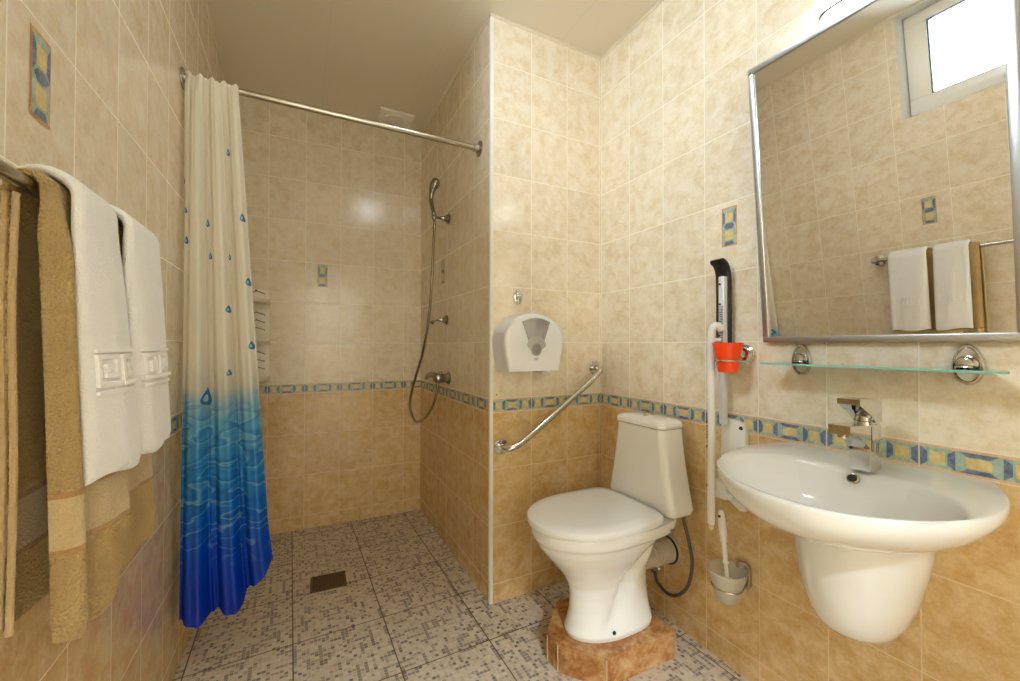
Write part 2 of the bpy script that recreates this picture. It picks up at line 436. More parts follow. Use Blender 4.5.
# rear wall (behind the camera): doorway and lit hall added to let in frontal fill
DX0, DX1, DZ, YH = -.28, .62, 2.05, -2.6
Pq = lambda u, z: (u, YR, z)
m = mb(); rects(m, Pq, XL, DX0, 0, ZS); rects(m, Pq, DX1, XR, 0, ZS)
m.add([Pq(DX0,DZ),Pq(DX1,DZ),Pq(DX1,ZC),Pq(DX0,ZC)],[(0,1,2,3)],1,False,[[(DX0,DZ),(DX1,DZ),(DX1,ZC),(DX0,ZC)]])
wq = struct(m.build('wall_rear', ['tile_low', 'tile_up']))
m = mb()
for x0, x1, z0, z1 in ((DX0,DX0+.05,0,DZ),(DX1-.05,DX1,0,DZ),(DX0+.05,DX1-.05,DZ-.05,DZ)): m.box((x0,YR-.10,z0+.001),(x1,YR+.012,z1),.003)
struct(m.build('trim_3', 'white_trim'))
M['hall'] = simple('hall_plaster', rgb(226,216,198), .7, var=.03, scale=3)
m = mb(); hx0, hx1 = -1.0, 1.6
m.quad((hx0,YH,0),(hx1,YH,0),(hx1,YH,ZC),(hx0,YH,ZC)); m.quad((hx0,YR-.1,0),(hx0,YH,0),(hx0,YH,ZC),(hx0,YR-.1,ZC)); m.quad((hx1,YR-.1,0),(hx1,YH,0),(hx1,YH,ZC),(hx1,YR-.1,ZC))
m.quad((hx0,YR-.1,0),(DX0,YR-.1,0),(DX0,YR-.1,ZC),(hx0,YR-.1,ZC)); m.quad((DX1,YR-.1,0),(hx1,YR-.1,0),(hx1,YR-.1,ZC),(DX1,YR-.1,ZC)); m.quad((DX0,YR-.1,DZ),(DX1,YR-.1,DZ),(DX1,YR-.1,ZC),(DX0,YR-.1,ZC))
m.quad((hx0,YH,ZC),(hx1,YH,ZC),(hx1,YR-.1,ZC),(hx0,YR-.1,ZC)); struct(m.build('wall_fill_hall','hall'))
m = mb(); m.add([(hx0,YH,-.001),(hx1,YH,-.001),(hx1,YR,-.001),(hx0,YR,-.001)],[(0,1,2,3)],0,False,[[(hx0,YH),(hx1,YH),(hx1,YR),(hx0,YR)]]); struct(m.build('floor_fill_hall','floor'))
# floor and ceiling (the floor grid is turned a little, like the back wall)
fa = R_(-1.0)
def fuv(x, y):
    x -= .312; y -= 2.105
    return (x*cos(fa)-y*sin(fa)+3.325, x*sin(fa)+y*cos(fa)+3.28)
pts = [(XL,YR),(XR,YR),(XR,YP),(XE,YP),(XE,YB0),(XL,YB1)]
m = mb(); m.add([(x,y,0) for x,y in pts], [tuple(range(6))], 0, False, [[fuv(x,y) for x,y in pts]]); struct(m.build('floor', 'floor'))
m = mb(); m.add([(x,y,ZC) for x,y in pts], [tuple(range(6))], 0, False); struct(m.build('ceiling', 'ceiling'))
# corner trim, ceiling moulding
m = mb()
prof = [(XE-.003,YP+.010),(XE-.0035,YP+.002),(XE-.002,YP-.002),(XE+.002,YP-.0035),(XE+.013,YP-.003)]
m.prism([(x,y,0.001) for x,y in prof]+[(XE+.013,YP+.001,0.001),(XE+.001,YP+.010,0.001)], (0,0,ZC-.012), smooth=False)
struct(m.build('trim_1', 'white_trim'))
m = mb(); s = .009
segs = [((XL,YR),(XL,YB1),(1,0)), ((XR,YR),(XR,YP),(-1,0)), ((XE,YP),(XR,YP),(0,-1)), ((XE,YP-s),(XE,YB0),(-1,0)), ((XE,YB0),(XL,YB1),(0,-1))]
for (ax,ay),(bx_,by_),(nx,ny) in segs:
    prof = [(.0,0),(.0,-s),(.003,-s),(.004,-.005),(.006,-.003),(s,-.002),(s,0)]
    m.prism([(ax+nx*p, ay+ny*p, ZC-.0005+q) for p, q in prof], (bx_-ax, by_-ay, 0))
struct(m.build('trim_2', simple('ceiling_moulding', rgb(226,214,190), .4)))

# window (in the left wall, seen in the mirror)
xw = XL-RD; m = mb(); fw = .05
def ring_frame(m, x0, x1, y0, y1, z0, z1, w, bev=.004):
    m.box((x0,y0,z0),(x1,y1,z0+w),bev); m.box((x0,y0,z1-w),(x1,y1,z1),bev); m.box((x0,y0,z0+w),(x1,y0+w,z1-w),bev); m.box((x0,y1-w,z0+w),(x1,y1,z1-w),bev)
ring_frame(m, xw-.05, xw, WY0, WY1, WZ0, WZ1, .022)
win = struct(m.build('window_1', 'pvc'))
m = mb()
for lo_, hi_ in (((WY0+.008,WZ0+.026),(WY1-.006,WZ0+.104)),((WY0+.008,WZ1-.058),(WY1-.006,WZ1-.006)),((WY0+.008,WZ0+.104),(WY0+.074,WZ1-.058)),((WY1-.092,WZ0+.104),(WY1-.006,WZ1-.058))): m.box((xw-.03,lo_[0],lo_[1]),(xw+.016,hi_[0],hi_[1]),.003)
sash = m.build('window_sash', 'pvc', win)
m = mb(); ring_frame(m, xw-.012, xw+.010, WY0+.074, WY1-.092, WZ0+.104, WZ1-.058, .005, 0); m.build('gasket', 'gasket', sash)
m = mb(); m.box((xw-.008,WY0+.076,WZ0+.106),(xw-.002,WY1-.094,WZ1-.060)); m.build('pane', 'wglass', sash)
hy, hz0 = .628, WZ0+.055
m = mb(); m.box((xw+.016,hy-.035,hz0-.012),(xw+.024,hy+.035,hz0+.012),.004); m.tube([(xw+.022,hy,hz0),(xw+.048,hy,hz0)],.008); m.box((xw+.042,hy-.010,hz0-.012),(xw+.056,hy+.010,hz0+.115),.005); m.build('window_handle', 'plastic', sash)
# --------------------------------------------------------------- mirror
MT = R_(5.0); mz0, mz1, my0, my1 = 1.143, 2.006, .268, .816
def mp(h, y, d):                          # h along the mirror, d out of its face
    return V((1.345 - h*sin(MT) - d*cos(MT), y, mz0 + h*cos(MT) - d*sin(MT)))
mir = thing('mirror', (XR, .54, mz0), 'large tilted wall mirror in a slim silver frame above the washbasin', 'mirror')
H = (mz1-mz0)/cos(MT)
Mm = Matrix(((-cos(MT),0,-sin(MT),1.345),(0,1,0,0),(-sin(MT),0,cos(MT),mz0),(0,0,0,1)))   # local (d,y,h)
def fbar(y0,y1,h0,h1):
    m = mb(); m.box((-.024,y0,h0),(.006,y1,h1),.0015,mat=Mm); return m.build('frame_rail','frame_alu',mir)
fw_ = .017
fbar(my0,my1,0,fw_); fbar(my0,my1,H-fw_,H); fbar(my0,my0+fw_,fw_,H-fw_); fbar(my1-fw_,my1,fw_,H-fw_)
m = mb(); m.box((-.006,my0+fw_-.002,fw_-.002),(.0005,my1-fw_+.002,H-fw_+.002),mat=Mm); m.build('mirror_glass','mirror',mir)
m = mb(); m.box((-.020,my0+.006,.006),(-.008,my1-.006,H-.006),mat=Mm); m.build('backing_board',simple('grey_backing',rgb(120,116,108),.7),mir)
for y in (my0+.1, my1-.1):
    m = mb(); m.tube([mp(H-.05,y,-.018),(XR-.002,y,mz1-.045)],.006); m.build('tilt_bracket','chrome',mir)
# lamp above the mirror
lam = thing('mirror_lamp', (XR,.52,2.10), 'slim white and chrome strip lamp on the wall above the mirror top edge', 'lamp')
m = mb(); m.box((XR-.004,.36,2.094),(XR-.0005,.636,2.154),.001); m.build('wall_plate','white_trim',lam)
m = mb(); m.box((XR-.030,.36,2.098),(XR-.0045,.632,2.150),.010); m.build('lamp_housing','lamp_strip',lam)
m = mb(); m.tube(cat([(XR-.012,.652,2.086),(XR-.022,.640,2.090),(XR-.024,.60,2.094),(XR-.024,.36,2.094)],6),.004); m.build('lower_rod','chrome',lam)
m = mb(); m.tube([(XR-.034,.600,2.118),(XR-.034,.36,2.118)],.0035); m.build('front_rod','chrome',lam)
# --------------------------------------------------------------- glass shelf
sh = thing('glass_shelf', (XR,.52,1.08), 'narrow clear green edged glass shelf under the mirror', 'shelf')
plan = cat([(XR-.004,.330,0),(XR-.05,.302,0),(XR-.095,.281,0),(XR-.118,.285,0),(XR-.120,.31,0)],6)+[V((XR-.120,.74,0))]+cat([(XR-.120,.74,0),(XR-.118,.766,0),(XR-.095,.772,0),(XR-.05,.755,0),(XR-.004,.73,0)],6)
m = mb(); m.prism([(p.x,p.y,1.0755) for p in plan],(0,0,.005)); m.build('glass_panel','glass',sh)
m = mb(); n_ = len(plan)
def off(i):
    t = (plan[min(i+1,n_-1)]-plan[max(i-1,0)]).normalized(); return V((-abs(t.y),t.x if plan[i].y > .5 else t.x,0)) if abs(t.y) > .9 else V((0,-1 if plan[i].y < .52 else 1,0))
m.rings([[p+V((0,0,1.0753)),p+off(i)*.0012+V((0,0,1.0753)),p+off(i)*.0012+V((0,0,1.0807)),p+V((0,0,1.0807))] for i,p in enumerate(plan)],smooth=False)
m.build('glass_edge','gedge',sh)
for y in (.710,.361):
    m = mb()
    prof = [(y+.027*cos(t)*(1-.18*max(0,sin(t))), 1.089+.047*sin(t)) for t in [2*pi*k/36 for k in range(36)]]
    for k, (d, sc) in enumerate(((0,1),(.010,1),(.014,.93),(.015,.84))): pass
    m.rings([[(XR-d, y+(py-y)*sc, 1.089+(pz-1.089)*sc) for py,pz in prof] for d, sc in ((.001,1),(.008,1),(.012,.95),(.0125,.86),(.009,.80))])
    b = m.build('bracket','chrome',sh)
    m = mb(); m.lathe((XR-.008,y,1.090),(-1,0,0),[(0,.02),(.010,.019),(.018,.014),(.021,.004)]); m.build('boss','chrome',b)
    for z in (1.0812,1.070):
        m = mb(); m.box((XR-.04,y-.012,z),(XR-.004,y+.012,z+.0048),.002); m.build('clip','chrome',b)

# --------------------------------------------------------------- washbasin
YC = .535
def d_outline(pts, n=8):
    full = pts + [(d,-w) for d, w in reversed(pts) if w > 1e-6]
    c = cat([(d,w,0) for d,w in full], n, closed=False)
    return [(p.x, p.y) for p in c]
out = d_outline([(0,.213),(.03,.226),(.09,.252),(.16,.266),(.23,.264),(.30,.240),(.37,.190),(.42,.125),(.447,.06),(.452,0)], 6)
def rimz(d): return .834 - .030*(d/.452)**1.1
def ring(so, z, dz=False, c=0.0, grow=1.0):
    r = []
    for d, w in out:
        dd = d*so
        r.append(V((XR-.001-dd, YC + w*so*grow, (rimz(d) + z) if dz else z)))
    return r
m = mb(); rr = []
for k in range(14):
    a_ = pi/2*k/13; so = .36+.64*sin(a_); t_ = 1-cos(a_)
    gw = .62+.38*t_**.55
    rr.append([V((XR-.001-d*so, YC+w*so*gw, .672*(1-t_)+(rimz(d)-.018)*t_)) for d,w in out])
# blend to the sloping rim
rr.append(ring(1.0,-.008,True)); rr.append(ring(.996,-.002,True)); rr.append(ring(.985,0,True))
# inner bowl rings: pulled towards an oval bowl outline
bo = []
for (d,w) in out:
    t = math.atan2(w/.266, (d-.26)/.19)
    bo.append((.272+.158*cos(t), .240*sin(t)))
def inner(f, z, sc):
    r = []
    for (d,w),(bd,bw) in zip(out, bo):
        a, b = .985*d*(1-f)+bd*f, .985*w*(1-f)+bw*f
        a = .26+(a-.26)*sc; b = b*sc
        r.append(V((XR-.001-a, YC+b, rimz(a)+z)))
    return r
for f, z, sc in ((.5,-.001,1),(.9,-.002,1),(1,-.006,.985),(1,-.018,.955),(1,-.045,.90),(1,-.075,.80),(1,-.098,.62),(1,-.112,.38),(1,-.118,.15)): rr.append(inner(f, z, sc))
m.rings(rr, cap0=True, cap1=True)
sink = thing('washbasin', (XR,YC,.66), 'white oval ceramic washbasin hung on the right wall below the mirror', 'washbasin')
bas = m.build('basin','ceramic',sink,angle=60)
m = mb(); m.lathe((1.212,.520,.806),(-.75,-.05,.35),[(-.004,.0125),(.004,.0125),(.005,.0095),(.001,.009)]); ov = m.build('overflow_ring','steel',sink)
m = mb(); m.lathe((1.212,.520,.806),(-.75,-.05,.35),[(.001,.009),(.0025,.009)]); m.build('overflow_hole','dark',ov)
m = mb(); m.lathe((XR-.26,YC,.6985),(0,0,1),[(0,.028),(.004,.028),(.006,.02),(.006,.004)]); m.build('drain_cap','chrome',sink)
# half pedestal
pd = d_outline([(0,.110),(.05,.128),(.12,.134),(.18,.117),(.225,.080),(.245,.038),(.25,0)], 6)
m = mb(); rr = []
for z, sd, sw in ((.690,1.0,1.02),(.64,.985,.99),(.585,.965,.92),(.525,.93,.83),(.475,.875,.71),(.445,.81,.60),(.425,.71,.535),(.413,.56,.40),(.408,.35,.22)):
    rr.append([V((XR-.002-d*sd, YC-.006+w*sw+.03*(.69-z), z)) for d,w in pd])
m.rings(rr); pob = m.build('pedestal_shroud','ceramic'); tag(pob,'white rounded ceramic half pedestal on the wall beneath the washbasin','pedestal')

# faucet
fx, fy, fz = 1.235, .506, .829
fau = thing('basin_faucet', (fx,fy,fz), 'square chrome single lever faucet on the washbasin', 'faucet')
m = mb(); m.box((fx-.028,fy-.023,fz),(fx+.028,fy+.023,fz+.114),.004); m.build('faucet_body','chrome',fau)
m = mb()
sec = [(-.02,.050,.114,.023),(-.05,.074,.115,.023),(-.09,.091,.117,.0225),(-.118,.096,.118,.022)]
m.rings([[V((fx+dx,fy-w,fz+z0)),V((fx+dx,fy+w,fz+z0)),V((fx+dx,fy+w,fz+z1)),V((fx+dx,fy-w,fz+z1))] for dx,z0,z1,w in sec],smooth=False)
sp = m.build('spout','chrome',fau)
m = mb(); m.lathe((fx-.102,fy,fz+.096),(0,0,-1),[(0,.011),(.007,.011),(.007,.008)]); m.build('aerator','steel',sp)
m = mb(); m.lathe((fx,fy,fz+.112),(0,0,1),[(0,.021),(.006,.021),(.008,.017),(.02,.017)]); m.build('cartridge_collar','chrome',fau)
m = mb()
sec = [(.029,.1165,.168),(.0,.1170,.173),(-.022,.136,.176),(-.076,.163,.176)]
m.rings([[V((fx+dx,fy-.023,fz+z0)),V((fx+dx,fy+.023,fz+z0)),V((fx+dx,fy+.023,fz+z1)),V((fx+dx,fy-.023,fz+z1))] for dx,z0,z1 in sec],smooth=False)
m.build('lever','chrome',fau)

# --------------------------------------------------------------- cup and holder
hold = thing('tumbler_holder', (XR,.889,1.10), 'round chrome cup holder on the right wall at the left edge of the shelf', 'cup holder')
m = mb(); m.lathe((XR-.001,.889,1.102),(-1,0,0),[(0,.033),(.006,.033),(.008,.029),(.013,.028),(.015,.024),(.020,.022),(.023,.014),(.032,.010),(.036,.006)]); m.build('wall_rose','chrome',hold)
cx, cy = 1.272, .893
m = mb(); m.tube([(cx+.0375*cos(2*pi*k/40),cy+.0375*sin(2*pi*k/40),1.082) for k in range(41)],.0035,8,caps=False); m.tube([(XR-.03,.889,1.10),(XR-.038,.889,1.085),(cx+.037,cy,1.082)],.005); m.build('holder_ring','chrome',hold)
m = mb(); m.lathe((cx,cy,1.043),(0,0,1),[(0,.029),(.001,.0305),(.04,.0355),(.095,.047),(.098,.048),(.098,.0455),(.04,.034),(.004,.028)]); cup = m.build('orange_cup','orange'); tag(cup,'bright orange tapered plastic cup in the chrome ring beside the mirror','cup')

# --------------------------------------------------------------- folding grab rail
fr = thing('folding_grab_rail', (XR,.935,.58), 'white folding support rail with black arm pad, folded up against the wall', 'grab rail')
m = mb()
yz = [(.878,.590),(.878,.842),(.890,.866),(.910,.874),(.955,.874),(.968,.856),(.974,.625),(.964,.603),(.898,.566),(.878,.572)]
m.prism([(XR-.001,y,z) for y,z in yz],(-.022,0,0),bev=.004,smooth=True); pl = m.build('wall_plate','plastic',fr)
for y,z in ((.893,.850),(.888,.597),(.958,.632)):
    m = mb(); m.lathe((XR-.023,y,z),(-1,0,0),[(0,.007),(.003,.006),(.0035,.002)],14); m.build('screw','dark',pl)
m = mb(); m.tube([(XR-.05,.90,.615),(XR-.05,.975,.615)],.012); m.box((XR-.06,.925,.60),(XR-.02,.985,.66),.006); m.build('hinge','plastic',fr)
m = mb(); m.box((XR-.060,.928,.860),(XR-.040,.949,1.372),.002); arm = m.build('arm_profile','alu',fr)
m = mb(); m.box((XR-.0612,.931,1.14),(XR-.0602,.947,1.27),.0); lb = m.build('label_strip','label',arm)
m = mb()
for k in range(14):
    z = 1.15+.008*k; m.box((XR-.0618,.932+.001*(k%3),z),(XR-.0613,.946-.002*((k*7)%4),z+.003))
m.build('label_print','ink',lb)
for z in (1.345,1.275,1.205,1.165):
    m = mb(); m.lathe((XR-.060,.943 if z > 1.21 else .945,z),(-1,0,0),[(0,.004),(.002,.0035)],10); m.build('screw','dark',arm)
# black pad, thick, curled forward at its top
m = mb(); path = cat([(XR-.028,0,1.06),(XR-.028,0,1.2),(XR-.028,0,1.33),(XR-.031,0,1.385),(XR-.042,0,1.412),(XR-.058,0,1.424),(XR-.070,0,1.420)],8)
sec = []
n = len(path)
for i,p in enumerate(path):
    t = (path[min(i+1,n-1)]-path[max(i-1,0)]).normalized(); nn = V((-t.z,0,t.x))
    hw = .027 if i < n-6 else .027*sqrt(max(.05,1-((i-(n-7))/6.6)**2)); th = .010
    sec.append([V((p.x,.951,p.z)) + V((0,1,0))*hw*a + nn*th*b for a,b in ((-1,-.5),(-1,.5),(-.8,1),(.8,1),(1,.5),(1,-.5),(.8,-1),(-.8,-1))])
m.rings(sec); m.build('arm_pad','black',fr,angle=50)
# hanging leg
m = mb(); m.tube(cat([(XR-.062,.936,1.186),(XR-.074,.942,1.200),(XR-.084,.952,1.194),(XR-.084,.959,1.155),(XR-.084,.960,1.05),(XR-.084,.960,.8),(XR-.086,.962,.515)],10),.0125,16); leg = m.build('support_leg','plastic',fr)
m = mb(); m.tube([(XR-.062,.940,1.150),(XR-.084,.956,1.150)],.008); m.build('pivot','plastic',leg)
m = mb(); m.lathe((XR-.086,.962,.515),(0,0,-1),[(0,.010),(.018,.008),(.022,.005)],14); m.build('leg_tip',simple('cream_tip',rgb(226,206,166),.5),leg)
for z in (.865,.78,.645):
    m = mb(); m.lathe((XR-.0925,.9705,z),(-.55,.75,0),[(0,.005),(.003,.0045)],12); m.build('adjusting_hole','dark',leg)
m = mb()
for k in range(5): m.box((XR-.0958,.9675,.808+.010*k),(XR-.0948,.9725,.814+.010*k))
m.build('printed_scale','ink',leg)

# --------------------------------------------------------------- brush and holder
bh = thing('brush_holder', (XR,.90,.33), 'dark chrome wall holder with frosted glass bowl low on the right wall', 'brush holder')
m = mb(); m.prism([(XR-.001,y,z) for y,z in ((.868,.325),(.872,.385),(.885,.398),(.913,.392),(.920,.375),(.916,.315),(.905,.302),(.880,.306))],(-.018,0,0),bev=.004,smooth=True); m.build('wall_rose','steel',bh)
bx_, by_ = 1.285, .908
m = mb(); m.tube([(bx_+.047*cos(2*pi*k/40),by_+.047*sin(2*pi*k/40),.325) for k in range(41)],.003,8,caps=False); m.tube([(XR-.015,.895,.345),(XR-.028,.90,.330),(bx_+.047,by_,.325)],.005); m.build('holder_ring','steel',bh)
m = mb(); m.lathe((bx_,by_,.272),(0,0,1),[(0,.020),(.004,.030),(.018,.038),(.04,.0435),(.055,.046),(.085,.057),(.108,.0625),(.110,.061),(.085,.055),(.055,.044),(.04,.0415),(.018,.036),(.006,.028),(.003,.018)],36); m.build('glass_bowl','frost',bh)
br = thing('toilet_brush', (bx_,by_,.29), 'white toilet brush with ribbed handle standing in the frosted bowl', 'toilet brush')
m = mb(); m.lathe((bx_,by_,.284),(0,0,1),[(0,.020),(.01,.033),(.045,.036),(.058,.028),(.064,.008)],24); m.build('brush_head',simple('white_bristles',rgb(232,226,208),.9,var=.2,scale=300,bump=.8,bscale=600),br)
m = mb(); t0 = V((bx_,by_,.346)); t1 = V((bx_+.004,by_+.024,.565)); D = t1-t0
prof = [(0,.006),(.05,.006),(.052,.009),(.058,.009),(.06,.007),(.12,.0075),(.122,.0105),(.128,.0105),(.13,.010),(.145,.0125),(.15,.0115),(.16,.0135),(.165,.0125),(.175,.0138),(.18,.0125),(.19,.0125),(.21,.0115),(.222,.008),(.225,.003)]
m.lathe(t0,D,prof,18); hd = m.build('handle','plastic',br)
m = mb(); e = t0+D.normalized()*.206; m.lathe(e+V((-.0135,0,0)),(1,0,0),[(0,.0045),(.002,.0045)],12); m.build('hanging_hole','dark',hd)

# --------------------------------------------------------------- toilet and plinth
TY = 1.222
m = mb()
pt = [(.800,1.205),(.907,1.073),(1.222,1.066),(1.222,1.397),(.925,1.397),(.800,1.270)]
def inset(pp, k): 
    c = V((1.0,1.235)); return [(c.x+(x-c.x)*k, c.y+(y-c.y)*k) for x,y in pp]
m.prism([(x,y,0) for x,y in inset(pt,.985)],(0,0,.092),mi=0)
m.prism([(x,y,.092) for x,y in inset(pt,.990)],(0,0,.002),mi=1)
m.prism([(x,y,.094) for x,y in pt],(0,0,.0075),mi=0)
# edge strips at the corners
for x,y in inset(pt,.988): m.box((x-.002,y-.002,.001),(x+.002,y+.002,.092),0,1)
plin = m.build('toilet_plinth',['plinth_top','plinth_edge']); tag(plin,'low brown marbled tile plinth with cut corners under the toilet','plinth')
ZP = .1015
def egg(xf, xb, hw, z, split=.52, nb=3.2, nf=2.0, N=64):
    xc = xf+(xb-xf)*split; r = []
    for k in range(N):
        t = 2*pi*k/N; c, s_ = cos(t), sin(t)
        if c < 0: x = xc - (xc-xf)*abs(c)**(2/nf); e = nf
        else: x = xc + (xb-xc)*abs(c)**(2/nb); e = nb
        y = hw*abs(s_)**(2/e)*(1 if s_ >= 0 else -1)
        r.append(V((x, TY+y, z)))
    return r
toi = thing('toilet', (1.05,TY,ZP), 'white close-coupled toilet with closed lid on the brown plinth', 'toilet')
S = [(ZP,.858,1.205,.104),(.115,.854,1.207,.106),(.135,.862,1.203,.099),(.18,.872,1.198,.088),(.23,.874,1.196,.081),(.27,.868,1.194,.082),(.31,.848,1.192,.094),(.35,.816,1.192,.116),(.39,.780,1.194,.139),(.425,.752,1.200,.156),(.448,.740,1.215,.164)]
def smoothstep(a,b,x): t = min(1,max(0,(x-a)/(b-a))); return t*t*(3-2*t)
# dense interpolation
Z = []
for i in range(len(S)-1):
    for k in range(5):
        t = k/5; Z.append(tuple(S[i][j]*(1-t)+S[i+1][j]*t for j in range(4)))
Z.append(S[-1]); rr = []
for z,xf,xb,hw in Z:
    r = egg(xf,xb,hw,z)
    for p in r:                            # fluted trap on both sides
        if z < .44:
            cxz = .985+(z-.13)*.50; g = math.exp(-((p.x-cxz)/.030)**2)*smoothstep(.115,.16,z)*(1-smoothstep(.38,.44,z))
            p.y -= (1 if p.y > TY else -1)*.022*g*min(1,abs(p.y-TY)/.04)
    rr.append(r)
rr += [egg(.733,1.272,.172,.456,.45,4),egg(.729,1.276,.176,.462,.45,4),egg(.726,1.278,.178,.475,.45,4),egg(.727,1.278,.178,.490,.45,4),egg(.731,1.275,.175,.496,.45,4),egg(.75,1.26,.158,.497,.45,4)]
m = mb(); m.rings(rr); bowl = m.build('bowl','ceramic',toi,angle=55)
m = mb(); m.lathe((.985,TY-.0965,.128),(0,-1,.1),[(0,.007),(.004,.006),(.005,.002)],14); m.build('bolt_cap','dark',bowl)
m = mb()
for k in range(4): m.box((1.170+.006*k,TY-.1787,.474),(1.174+.006*k,TY-.1775,.481))
m.build('printed_mark','ink',bowl)
m = mb(); m.rings([egg(.726,1.165,.176,.4975,.5,6),egg(.722,1.167,.180,.500,.5,6),egg(.722,1.167,.180,.503,.5,6),egg(.726,1.165,.176,.505,.5,6)]); m.build('seat','seat',toi)
m = mb(); m.rings([egg(.722,1.170,.180,.5055,.5,6),egg(.713,1.174,.187,.508,.5,6),egg(.711,1.175,.189,.515,.5,6),egg(.714,1.174,.186,.526,.5,6),egg(.726,1.167,.176,.5315,.5,6),egg(.76,1.14,.145,.534,.5,5),egg(.85,1.05,.07,.536,.5,5)]); m.build('lid','seat',toi)
for y in (TY-.07,TY+.07):
    m = mb(); m.box((1.168,y-.018,.499),(1.182,y+.018,.515),.004); m.build('hinge','seat',toi)
def rrect(x0,x1,hw,z,rad,N=10):
    r = []
    for cx_,cy_,a0 in ((x1-rad,TY+hw-rad,0),(x0+rad,TY+hw-rad,pi/2),(x0+rad,TY-hw+rad,pi),(x1-rad,TY-hw+rad,1.5*pi)):
        for k in range(N+1):
            a = a0+pi/2*k/N; r.append(V((cx_+rad*cos(a),cy_+rad*sin(a),z)))
    return r
m = mb(); rr = [rrect(1.205,1.298,.154,.499,.025),rrect(1.190,1.310,.169,.510,.028),rrect(1.183,1.314,.173,.528,.028)]
for k in range(1,9):
    t = k/8; rr.append(rrect(1.183+.005*t,1.314-.003*t,.173-.049*t-.006*sin(pi*t),.528+.288*t,.028))
rr.append(rrect(1.195,1.302,.116,.8165,.025)); m.rings(rr); m.build('tank','ceramic',toi,angle=55)
m = mb(); m.rings([rrect(1.190,1.308,.120,.8175,.028),rrect(1.182,1.313,.127,.821,.030),rrect(1.181,1.314,.128,.832,.031),rrect(1.184,1.312,.124,.842,.031),rrect(1.195,1.304,.112,.849,.031),rrect(1.22,1.285,.08,.8525,.03)]); tl = m.build('tank_lid','ceramic',toi,angle=60)
m = mb(); m.lathe((1.250,TY,.851),(0,0,1),[(0,.023),(.004,.023),(.006,.020),(.006,.018),(.009,.017),(.0095,.004)],24); m.build('flush_button','chrome',tl)
m = mb()
prof = [(-.05,.045),(.012,.045),(.014,.050),(.030,.050),(.032,.045)]
for k in range(5): h = .036+.014*k; prof += [(h,.045),(h+.003,.049),(h+.009,.049),(h+.012,.045)]
prof += [(.108,.050),(.122,.054),(.1275,.054)]
m.lathe((1.2345,TY,.295),(1,0,-.0),prof,32); wp_ = m.build('waste_pipe','pipe',toi,angle=50)
m = mb(); m.lathe((XR-.003,TY,.298),(-1,0,0),[(0,.066),(.004,.064),(.006,.056)],32); m.build('pipe_collar','pipe',wp_)
m = mb(); m.lathe((XR-.010,TY,.295),(-1,0,0),[(0,.0565),(.006,.0565)],32); m.build('pipe_gap_shade','dark',wp_)  # shade of the gap at the wall, painted as a dark ring
hz = thing('water_hose', (1.30,1.08,.50), 'grey braided water hose looping from the tank underside to the wall', 'hose')
m = mb(); m.tube(cat([(1.292,1.093,.503),(1.295,1.088,.46),(1.310,1.078,.38),(1.325,1.080,.30),(1.325,1.100,.215),(1.318,1.140,.160),(1.315,1.19,.142),(1.325,1.25,.155),(1.345,1.285,.185)],12),.0065,12); m.build('braided_hose','greyplast',hz)
m = mb(); m.lathe((1.345,1.285,.185),(1,.0,.0),[(-.012,.011),(.010,.011),(.0165,.018)],16); m.build('wall_valve','chrome',hz)
m = mb(); m.lathe((1.292,1.093,.506),(0,0,-1),[(0,.012),(.018,.012),(.022,.008)],12); m.build('hose_nut','steel',hz)

# --------------------------------------------------------------- paper dispenser, hook, grab bar
pdp = thing('paper_dispenser', (.89,YP,1.02), 'white rounded jumbo toilet paper dispenser on the partition above the grab bar', 'paper dispenser')
PX0, PX1, PZ0 = .754, 1.046, 1.020
pc = (PX0+PX1)/2; hw = (PX1-PX0)/2
def dsh(sc, y, dz=0, ztop=1.270):
    r = []
    N = 40; za = 1.150
    pts = [(pc-hw*.86*sc, PZ0+.002), ]
    for k in range(N+1):
        a = pi*1.12 - (pi*1.24)*k/N
        rx = hw; rz = (ztop-za) if sin(a) > 0 else .20
        pts.append((pc+rx*sc*cos(a), za+rz*sin(a)*sc+dz))
    pts.append((pc+hw*.86*sc, PZ0+.002))
    return [V((x,y,max(z,PZ0))) for x,z in pts]
m = mb(); m.rings([dsh(1.0,YP-.0015),dsh(1.0,YP-.10)]); m.build('back_case','disp',pdp,angle=50)
m = mb(); m.rings([dsh(1.0,YP-.101),dsh(1.0,YP-.115),dsh(.985,YP-.126),dsh(.95,YP-.132),dsh(.86,YP-.135),dsh(.5,YP-.138)]); cov = m.build('front_cover','disp',pdp,angle=50)
yy = YP-.1375
wpts = []
for k in range(9): a = k/8; wpts.append((pc-.068+.136*a, 1.232+.016*sin(pi*a)))
for k in range(13):
    a = -pi*k/12; wpts.append((pc+.024*cos(a)+.0, 1.112+.026*sin(a)))
wpts[-1] = (pc-.0245,1.112)
m = mb(); m.prism([(x,yy,z) for x,z in wpts],(0,-.003,0)); wn = m.build('viewing_window','smoke',cov)
m = mb()
rl = [(x,z) for x,z in [(pc+.046*cos(a),1.128+.046*sin(a)) for a in [pi*k/16 for k in range(17)]]]
rl += [(pc-.0245,1.112)] + [(pc-.024*cos(pi*k/8),1.112-.026*sin(pi*k/8)) for k in range(1,8)] + [(pc+.0245,1.112)]
m.prism([(x,yy-.003,z) for x,z in rl],(0,-.0006,0)); m.build('paper_roll','paper',wn)
m = mb(); m.lathe((pc,yy-.0036,1.116),(0,-1,0),[(0,.023),(.001,.023),(.0012,.014),(.002,.013)],24); m.build('roll_core','core',wn)
m = mb()
